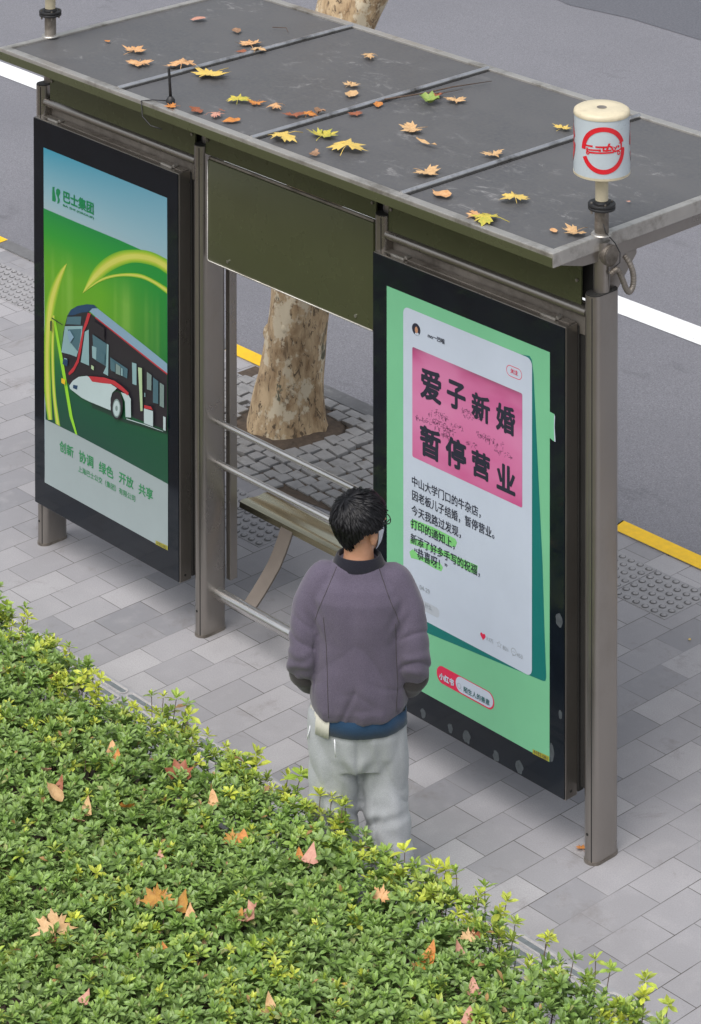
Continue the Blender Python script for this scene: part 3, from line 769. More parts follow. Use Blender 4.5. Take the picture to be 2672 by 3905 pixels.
P2_BIG=[('爱',302,1455,420),('子',461,1460,565),('新',607,1454,707),('婚',748,1452,851),('暂',300,1209,417),('停',454,1215,567),('营',607,1214,707),('业',752,1207,852)]
P2_SMALL=[('dark','mo一凹喵',344,1666,444),('red','关注',828,1663,869),('grey','3.3万',690,503,730),('grey','821',785,501,815),('grey','453',864,502,897),('grey','04-29',293,574,354),('grey','什么',326,508,366),('white','小红书',413,240,499),('teal','陌生人的善意',558,239,708)]
P2_HEART=[(655,500),(684,511)]
P2_STAR=[(749,500),(777,503)]
P2_BUB=[(832,502),(861,505)]
P2_CAP=[(395,217),(734,348),(566,283),(566,211)]
P2_PILL=[(509,259),(728,344),(619,281),(619,216)]
P2_MAG=[(519,239),(542,241)]
P2_GREYPILL=[(246,488),(409,522)]
P2_STICK=[(953,144),(1044,151),(1045,130),(953,126)]
P2_TORN=[(1047,1561),(1072,1559),(1071,1505),(1075,1449),(1067,1448),(1047,1454)]
P2_TORN2=[(1072,1560),(1076,1550),(1074,1506),(1079,1449),(1072,1447),(1070,1504)]
P2_SCRIB=[(294,1298),(371,1340),(417,1353),(393,1314),(414,1294),(458,1308),(511,1333),(575,1414),(586,1391),(660,1343),(712,1337),(447,1270),(458,1266),(596,1284),(764,1305),(670,1338)]
SMUDGE=[((311,38),16,20),((475,38),15,20),((572,40),24,28),((743,30),19,24),((877,38),21,28),((1098,728),20,28),((1105,346),10,19),((1057,173),13,40)]
# ---- left panel
pl, gl1 = panel(-1.8456, 'left advertising panel with a green bus poster')
def sky_x(t, o, sp, tc): return mix(t, mrange(t, sp.outputs['X'], -.5, .5, 0, .55), o, (.22, .37, .46, 1))
m_sky = mat_grad('print_sky_blend', [(0, (.34, .43, .46)), (.35, (.24, .40, .46)), (1, (.04, .28, .40))], 'Z', 1.44, 1.79, sky_x)
def green_x(t, o, sp, tc):
    n = N(t, 'ShaderNodeTexNoise', Scale=1.0, Detail=2.0); mp = t.nodes.new('ShaderNodeMapping'); mp.inputs['Scale'].default_value = (9, 1, .12)
    t.links.new(tc.outputs['Object'], mp.inputs[0]); t.links.new(mp.outputs[0], n.inputs['Vector'])
    a = mix(t, mrange(t, sp.outputs['X'], -.02, .5), o, mix(t, mrange(t, sp.outputs['Z'], .62, 1.45), (.006, .070, .034, 1), (.010, .23, .035, 1)))
    st = N(t, 'ShaderNodeMath', operation='MULTIPLY'); t.links.new(mrange(t, n.outputs['Fac'], .5, .68, 0, .3), st.inputs[0])
    st2 = N(t, 'ShaderNodeMath', operation='MULTIPLY'); t.links.new(st.outputs[0], st2.inputs[0]); t.links.new(mrange(t, sp.outputs['Z'], .85, 1.1), st2.inputs[1])
    t.links.new(mrange(t, sp.outputs['Z'], 1.34, 1.2), st.inputs[1])
    return mix(t, st2.outputs[0], a, (.30, .50, .10, 1))
m_green = mat_grad('print_green_blend', [(0, (.006, .055, .034)), (.16, (.006, .072, .038)), (.30, (.015, .13, .035)), (.5, (.12, .30, .016)), (.72, (.10, .32, .016)), (.88, (.025, .27, .03)), (1, (.008, .21, .05))], 'Z', .44, 1.50, green_x)
m_sw = mat_grad('print_swoosh_blend', [(0, (.15, .36, .02)), (.35, (.42, .48, .04)), (.8, (.60, .58, .10)), (1, (.36, .46, .05))], 'Z', .45, 1.5)
m_sw2 = mat_grad('print_arc_blend', [(0, (.58, .54, .06)), (.5, (.50, .50, .06)), (1, (.14, .38, .03))], 'X', -.2, .5)
def R4(rc): (a, b_), (c, d) = rc; return [(a, d), (c, d), (c, b_), (a, b_)]
q = MB(); q.mi = 0; flat(q, R4(P1_RECT), Y0)
q.mi = 1; flat(q, P1_GREEN[::-1], Y0-.0005)
s0, s1 = P1_RECT[0][0], P1_RECT[1][0]
q.mi = 2; flat(q, [(s0, P1_RECT[1][1]), (s1, P1_RECT[1][1])]+P1_GREEN[4:], Y0-.001)
def resamp(pts, n):
    L = [0]
    for a, b_ in zip(pts, pts[1:]): L.append(L[-1]+math.dist(a, b_))
    out = []; j = 0
    for k in range(n):
        t = L[-1]*k/(n-1)
        while j < len(pts)-2 and L[j+1] < t: j += 1
        f = (t-L[j])/max(1e-6, L[j+1]-L[j]); p0, p1, p2, p3 = [Vector(pts[max(0, min(len(pts)-1, j+d))]) for d in (-1, 0, 1, 2)]
        out.append(.5*((2*p1)+(p2-p0)*f+(2*p0-5*p1+4*p2-p3)*f*f+(3*p1-p0-3*p2+p3)*f**3))
    return out
def soft(edge_a, edge_b, y, cut0=0.0, cut1=1.0):
    # a brush-like sweep: nested bands from a faint rim to a bright core
    A_, B_ = resamp(edge_a, 26), resamp(edge_b, 26)
    for k in range(5):
        f0, f1 = cut0+(.5-cut0)*k/6, cut1-(cut1-.5)*k/6
        pa = [a*(1-f0)+b_*f0 for a, b_ in zip(A_, B_)]; pb = [a*(1-f1)+b_*f1 for a, b_ in zip(A_, B_)]
        q.mi = 7+k; flat(q, [(min(s1, max(s0, v.x)), v.y) for v in pa+pb[::-1]], y-.00008*k)
soft(P1_CRES[:7], [P1_CRES[0]]+P1_CRES[:6:-1], Y0-.0009)
soft(P1_SW1[:7], P1_SW1[:1]+P1_SW1[:6:-1], Y0-.0009, -.12, 1.05)
soft(P1_SW2[:6], P1_SW2[:1]+P1_SW2[:5:-1], Y0-.0014, -.25, 1.25)
soft([(150, 980), (140, 800), (150, 600), (175, 452)], [(175, 985), (168, 800), (180, 600), (215, 450)], Y0-.0010)
q.mi = 5; flat(q, P1_LINE, Y0-.0022)
q.mi = 6; flat(q, P1_STICK, Y0-.0022)
po1 = q.build('poster', [m_sky, m_green, INK['pale'], m_sw, m_sw2, INK['bright'], INK['sticker']]+[ink('sweep', c) for c in ((.17, .38, .022), (.24, .42, .03), (.33, .46, .04), (.43, .49, .06), (.52, .54, .10))], pl)
names = []
def bus_px(a, b_):
    # the printed bus was measured on a slanted grid; back to panel millimetres
    return (130.4+1.09795*a-6.003e-5*a*a-.00437*b_, 1067.1+.31393*a-1.746e-5*a*a-.66615*b_+3.793e-5*a*b_)
for c, pts in [('teal', [(470, 470), (500, 490), (500, 560), (470, 548)]), ('hub', [(505, 495), (540, 520), (540, 585), (505, 570)]), ('glass', [(545, 528), (556, 536), (556, 590), (545, 586)]), ('dark', [(330, 170), (420, 235), (420, 330), (335, 262)]), ('teal', [(392, 408), (424, 428), (420, 500), (392, 480)]), ('lime', [(322, 508), (340, 520), (338, 548), (320, 534)]), ('bluegrey', [(140, 260), (160, 250), (190, 300), (160, 345)]), ('navy', [(110, 460), (145, 470), (140, 520), (105, 500)]), ('glass', [(118, 455), (140, 462), (138, 474), (116, 468)]), ('hub', [(735, 560), (770, 585), (768, 700), (735, 690)]), ('teal', [(780, 600), (820, 630), (820, 800), (780, 790)]), ('glass', [(716, 715), (722, 717), (722, 748), (716, 746)]), ('hub', [(830, 640), (862, 660), (862, 830), (830, 815)])]:
    P1_BUS.insert(14, (c, [bus_px(a, b_) for a, b_ in pts]))
q = MB(); bm_ = []
for k, (c, pts) in enumerate(P1_BUS):
    if c not in names: names.append(c)
    q.mi = names.index(c)
    pts = [(max(s0, min(s1, a)), b_) for a, b_ in pts]
    flat(q, pts, Y0-.0016-.0003*(k if c != 'shadow' else 0))
q.build('printed_bus', [INK[c] for c in names], po1)
q = MB()
for pts in P1_LOGO: flat(q, pts, Y0-.0016)
q.build('logo', INK['logo'], po1)
for k, (tx, a, c, d) in enumerate(P1_TXT):
    q = MB(); letter(q, tx, a, c, d, Y0-.0022, .030 if k == 0 else (.020 if k < 7 else .008), hfix=(56 if k == 0 else 13 if k == 1 else None)); q.build('lettering', INK['logo' if k < 2 else 'green'], po1)
q = MB(); letter(q, '6182-082', P1_STICK[0][0]+8, 140, P1_STICK[1][0]-8, Y0-.003, 0); q.build('sticker_code', INK['black'], po1)
# ---- right panel
pr, gl2 = panel(.606, 'right advertising panel with a mint poster and pink notice, in front of the man')
q = MB(); q.mi = 0; flat(q, R4(P2_RECT), Y0)
(ca, cb), (cc, cd_) = P2_CARD; (pa, pb), (pc, pd) = P2_PINK
q.mi = 1; flat(q, P2_TEAL[::-1], Y0-.0005)
q.mi = 2; flat(q, rrect(ca, cd_, cc, cb, 30), Y0-.001)
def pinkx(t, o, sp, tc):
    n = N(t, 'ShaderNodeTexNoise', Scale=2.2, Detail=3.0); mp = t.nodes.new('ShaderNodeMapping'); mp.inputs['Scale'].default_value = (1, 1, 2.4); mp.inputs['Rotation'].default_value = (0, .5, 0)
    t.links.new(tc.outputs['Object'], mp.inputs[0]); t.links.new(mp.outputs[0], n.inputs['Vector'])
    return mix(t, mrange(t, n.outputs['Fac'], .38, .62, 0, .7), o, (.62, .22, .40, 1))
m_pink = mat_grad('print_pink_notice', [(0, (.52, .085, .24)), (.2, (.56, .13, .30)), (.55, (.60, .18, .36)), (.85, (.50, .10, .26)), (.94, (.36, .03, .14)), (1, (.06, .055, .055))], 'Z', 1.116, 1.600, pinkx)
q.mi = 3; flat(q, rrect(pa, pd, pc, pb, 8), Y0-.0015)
q.mi = 4
for pts in P2_HI: flat(q, pts[::-1], Y0-.0015)
q.mi = 5
(b0, _), (b1, _), (_, bt), (_, bb) = P2_BTN
bt -= 6; bb += 2
ringpoly(q, rrect(b0, bb, b1, bt, (bt-bb)/2), rrect(b0+2.6, bb+2.6, b1-2.6, bt-2.6, (bt-bb)/2-2.6), Y0-.0015)
(c0, _), (c1, _), (_, c_t), (_, c_b) = P2_CAP
flat(q, rrect(c0, c_b-1, c1, c_t+1, (c_t-c_b)/2), Y0-.0010)
(q0, _), (q1, _), (_, qt), (_, qb) = P2_PILL
q.mi = 2; flat(q, rrect(q0, qb, q1, qt, (qt-qb)/2), Y0-.0015)
q.mi = 6; flat(q, P2_STICK[::-1] if False else P2_STICK, Y0-.0012)
q.mi = 0; flat(q, P2_TORN, Y0-.0009); q.mi = 2; flat(q, P2_TORN2, Y0-.0012)
q.mi = 7; g0 = P2_GREYPILL; flat(q, rrect(g0[0][0], g0[0][1]-8, g0[1][0]+2, g0[1][1], 18), Y0-.0013)
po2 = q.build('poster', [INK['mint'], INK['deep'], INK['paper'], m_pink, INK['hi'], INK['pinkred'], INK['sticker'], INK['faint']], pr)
for k, (tx, a, c, d) in enumerate(P2_BIG):
    q = MB(); letter(q, tx, a, c, d, Y0-.0026, .034, hfix=(d-a)*1.06); q.build('headline_character', INK['black'], po2)
for k, (tx, a, c, d) in enumerate(P2_TXT):
    q = MB(); letter(q, tx, a, c, d, Y0-.0026, .010, hfix=44 if k < 5 else 46); q.build('text_line', INK['black'], po2)
cm = dict(dark='black', red='pinkred', grey='grey', white='paper', teal='tealtxt')
for c, tx, a, t_, d in P2_SMALL:
    q = MB(); letter(q, tx, a, t_, d, Y0-.0030, .05 if tx == '小红书' else (.014 if c in ('red', 'teal', 'dark') else 0)); q.build('small_lettering', INK[cm[c]], po2)
# avatar: oval portrait photo of a dark haired head
av = (P2_AVA[0][0]+P2_AVA[1][0])/2; at = 1668; ar = 25.5
q = MB(); q.mi = 0; flat(q, disc(av, at, ar), Y0-.0016)
q.mi = 1; flat(q, disc(av+2, at-2, 9, 14), Y0-.0024)
q.mi = 2; flat(q, [(av-9, at-23.5), (av+9, at-23.5), (av+19, at-16), (av+9, at-10), (av-3, at-13)], Y0-.0020)
q.build('avatar', [INK['black'], INK['skin'], INK['paper']], po2)
hx, ht = 669, 503
hp_ = [(hx+1.0*16*math.sin(t)**3*.95, ht+1.05*(13*math.cos(t)-5*math.cos(2*t)-2*math.cos(3*t)-math.cos(4*t))) for t in [2*PI*k/40 for k in range(40)]]
q = MB(); flat(q, hp_[::-1], Y0-.0016); q.build('heart_icon', INK['pinkred'], po2)
q = MB(); sx_, st_ = 763, 503
so = [(sx_+(15.5 if k % 2 == 0 else 7)*math.cos(PI/2+PI*k/5), st_+(15.5 if k % 2 == 0 else 7)*math.sin(PI/2+PI*k/5)) for k in range(10)]
si = [(sx_+(12.2 if k % 2 == 0 else 5.2)*math.cos(PI/2+PI*k/5), st_+(12.2 if k % 2 == 0 else 5.2)*math.sin(PI/2+PI*k/5)) for k in range(10)]
ringpoly(q, so, si, Y0-.0016); ringpoly(q, disc(846, 505, 15), disc(846, 505, 12.8), Y0-.0016)
for dx in (-5, 0, 5): flat(q, disc(846+dx, 504, 1.6, n=8), Y0-.0016)
flat(q, [(838, 492), (846, 490.5), (842, 484)], Y0-.0018)
ringpoly(q, disc(530, 241, 11.5), disc(530, 241, 9.5), Y0-.0022); flat(q, [(537.5, 235), (539, 233.5), (544, 228), (545.5, 229.5)], Y0-.0022)
q.build('outline_icon', INK['grey'], po2)
# hand-written blessings on the pink notice: loose pen strokes
random.seed(11)
q = MB()
for (a, b_) in P2_SCRIB:
    nch = random.randint(3, 6); sz = random.uniform(15, 24); big_ = sz > 21
    for j in range(nch):
        ox = a-30+j*sz*.95; oy = b_+random.uniform(-2, 2)+j*random.uniform(-.5, .8)
        for k in range(random.randint(4, 7)):
            x0, y0_ = ox+random.uniform(0, sz*.7), oy+random.uniform(-sz*.5, sz*.5)
            if random.random() < .5: x1, y1_ = x0+random.uniform(4, sz*.7), y0_+random.uniform(-1, 4)
            else: x1, y1_ = x0+random.uniform(-4, 3), y0_-random.uniform(4, sz*.7)
            wd = .75 if not big_ else 1.0; d = Vector((x1-x0, y1_-y0_)); 
            nn = Vector((-d.y, d.x)).normalized()*wd
            flat(q, [(x0-nn.x, y0_-nn.y), (x1-nn.x, y1_-nn.y), (x1+nn.x, y1_+nn.y), (x0+nn.x, y0_+nn.y)], Y0-.0022)
q.build('handwriting', INK['grey'] if False else ink('pen', (.16, .06, .13)), po2)
q = MB(); letter(q, '6182-081', P2_STICK[0][0]+8, 139, P2_STICK[1][0]-8, Y0-.0025, 0); q.build('sticker_code', INK['black'], po2)
for (cx, cy), rx, ry in SMUDGE:
    q = MB(); pts = [(cx+rx*.95*math.cos(t)*(1+.35*noise.noise(Vector((math.cos(t)*1.5+cx, math.sin(t)*1.5, 0)))), cy+ry*1.0*math.sin(t)*(1+.3*noise.noise(Vector((math.cos(t)*1.5, math.sin(t)*1.5+cx, 3))))) for t in [2*PI*k/24 for k in range(24)]]
    flat(q, pts, -.0021); q.build('smudge', M['smudge'], gl2)
# ---------------------------------------------------------------- azalea hedge
random.seed(21)
hedge = empty('azalea_hedge', (1.5, -1.9, .006), 'clipped azalea hedge with lime green shoots along the kerb of the paved walk', 'hedge')
def hz(x, y):
    h = .395+.024*noise.noise(Vector((x*2.1, y*2.1, 0)))+.022*noise.noise(Vector((x*6, y*6, 4)))
    if y > -1.10: h -= .02*((y+1.10)/.2)**2
    return h
fol = MB()
def leaf(base, d, up, L, W, droop, tint):
    side = d.cross(up).normalized(); up = side.cross(d).normalized()
    p = []
    for t, wf in ((0, .10), (.36, .86), (.68, 1.0), (1, 0)):
        c = base+d*(L*t)-up*(droop*L*t*t)
        p.append((c, side*(W*.5*wf), up*(W*.16*wf)))
    n = len(fol.v)
    vs = [p[0][0], p[1][0]-p[1][1]+p[1][2], p[1][0], p[1][0]+p[1][1]+p[1][2], p[2][0]-p[2][1]+p[2][2], p[2][0], p[2][0]+p[2][1]+p[2][2], p[3][0]]
    fol.v += [q[:] for q in vs]
    for f in ((0,2,1),(0,3,2),(1,2,5,4),(2,3,6,5),(4,5,7),(5,6,7)): fol.f.append(tuple(i+n for i in f)); fol.m.append(0)
    fol.c += [tint]*8
def lerp(a, b_, t): return tuple(a[i]*(1-t)+b_[i]*t for i in range(3))
G_DARK, G_MID, G_GREY, G_LIME, G_FRESH = (.135,.250,.055), (.240,.390,.085), (.310,.420,.170), (.64,.69,.085), (.42,.58,.085)
def rosette(c, ax, s, fresh, n):
    a0 = random.uniform(0, 6.28)
    t1 = ax.orthogonal().normalized(); t2 = ax.cross(t1)
    basec = lerp(G_DARK, G_MID, random.uniform(.2, 1)); basec = lerp(basec, G_GREY, random.uniform(0, .6))
    if fresh > 0: basec = lerp(basec, G_LIME if random.random() < .75 else G_FRESH, fresh)
    for k in range(n):
        f = k/(n-1)
        a = a0+k*2.399+random.uniform(-.25, .25)
        el = math.radians(6+62*f**1.3+random.uniform(-12, 12))
        d = (t1*math.cos(a)+t2*math.sin(a))*math.cos(el)+ax*math.sin(el)
        L = s*(1.0-.42*f)*random.uniform(.68, 1.22)
        cc = lerp(basec, G_LIME if fresh > .5 else G_FRESH, .30*f*f)
        b_ = random.uniform(.78, 1.22)
        fr = random.random()
        if fr < .03: cc = (.34, .36, .14)
        if fr < .010: cc = (.42, .24, .10)
        leaf(c+ax*(.012*f), d.normalized(), ax, L, L*random.uniform(.36, .48), random.uniform(.02, .22), (cc[0]*b_, cc[1]*b_, cc[2]*b_, 1))
tops = []
def edge_y(x): return -.925-.15*math.exp(-((x-.0)/.17)**2)-.07*math.exp(-((x-2.45)/.14)**2)-.05*math.exp(-((x-.62)/.10)**2)+.035*noise.noise(Vector((x*3.3, 1, 7)))
def scatter(n, mg, dz, s0, s1, fresh_ok):
    cnt = 0
    while cnt < n:
        x, y = random.uniform(-1.2, 3.6), random.uniform(-3.0, -.90)
        # long way from the view: thinner
        if y < -1.535-.713*x-mg or y < -4.30+1.07*x-mg: continue
        ey = edge_y(x)
        if y > ey or (y > ey-.07 and random.random() < .35): continue
        cnt += 1
        z = hz(x, y)-dz-random.uniform(0, .035)
        ax = Vector((random.gauss(0, .30), random.gauss(0, .30)+(.25 if y > ey-.12 else 0), 1)).normalized()
        fr = 0
        if fresh_ok:
            cl = noise.noise(Vector((x*2.4+3, y*2.4, 9)))
            pr_ = .05+(.62 if y > ey-.14+.08*cl else 0)+(.25 if cl > .28 else 0)
            if random.random() < pr_: fr = random.uniform(.25, .95)
        rosette(Vector((x, y, z)), ax, random.uniform(s0, s1), fr, random.randint(8, 12))
        tops.append((x, y, z))
scatter(3300, .2, 0, .034, .052, True)
scatter(2300, .18, .045, .034, .052, False)
scatter(1300, .15, .10, .036, .052, False)
# taller shoots along the path edge
shoots = [(-.90,-1.02),(-.72,-.99),(-.62,-.97),(-.30,-1.00),(-.05,-.99),(.02,-.97),(.10,-1.0),(.22,-.985),(.34,-.96),(.46,-1.0),(.50,-.95),(.62,-.97),(.9,-.98),(1.1,-.97),(1.22,-.985),(1.30,-.96),(1.45,-.99),(1.85,-.98),(2.02,-.95),(2.10,-.97),(2.2,-.965),(2.36,-.98),(2.55,-.96),(2.72,-.95),(2.80,-.97),(2.90,-.955),(3.02,-.975)]
st = MB()
for (x, y) in shoots:
    for k in range(random.randint(1, 3)):
        xx = x+random.uniform(-.07, .07); yy = edge_y(xx)+random.uniform(-.05, .03)
        z = .38+random.uniform(0, .065)
        ax = Vector((random.gauss(0, .2), random.gauss(.1, .2), 1)).normalized()
        st.tube([(xx-ax.x*.2+random.uniform(-.03, .03), yy-.10, .05), (xx-ax.x*.1, yy-.03, z*.6), (xx, yy, z)], [.0035, .0026, .0016], 5)
        rosette(Vector((xx, yy, z)), ax, random.uniform(.042, .060), random.uniform(.45, 1.0) if random.random() < .72 else .1, random.randint(8, 11))
        if random.random() < .7: rosette(Vector((xx-ax.x*.05+random.uniform(-.02, .02), yy-.015, z-.06)), ax, random.uniform(.040, .055), random.uniform(.1, .6), 9)
for (x, y, z) in random.sample(tops, 500):
    st.tube([(x+random.uniform(-.06, .06), y+random.uniform(-.06, .03), .01), (x+random.uniform(-.025, .025), y-.01, z*.55), (x, y, z)], [.004, .003, .0018], 5)
# rest of the bed, further from the path: same shrub, sparser twigs
for i in range(1500):
    x, y = random.uniform(-4, 5), random.uniform(-6.5, -1.0)
    if not (y < -1.78-.713*x or y < -4.55+1.07*x): continue
    z = hz(x, y)-random.uniform(0, .06)
    ax = Vector((random.gauss(0, .3), random.gauss(0, .3), 1)).normalized()
    rosette(Vector((x, y, z)), ax, random.uniform(.07, .10), 0, 8)
fo = fol.build('foliage', M['leaf'], hedge, smooth=False); fo['kind'] = 'stuff'
so_ = st.build('stems', M['stem'], hedge, smooth=True); so_['kind'] = 'stuff'

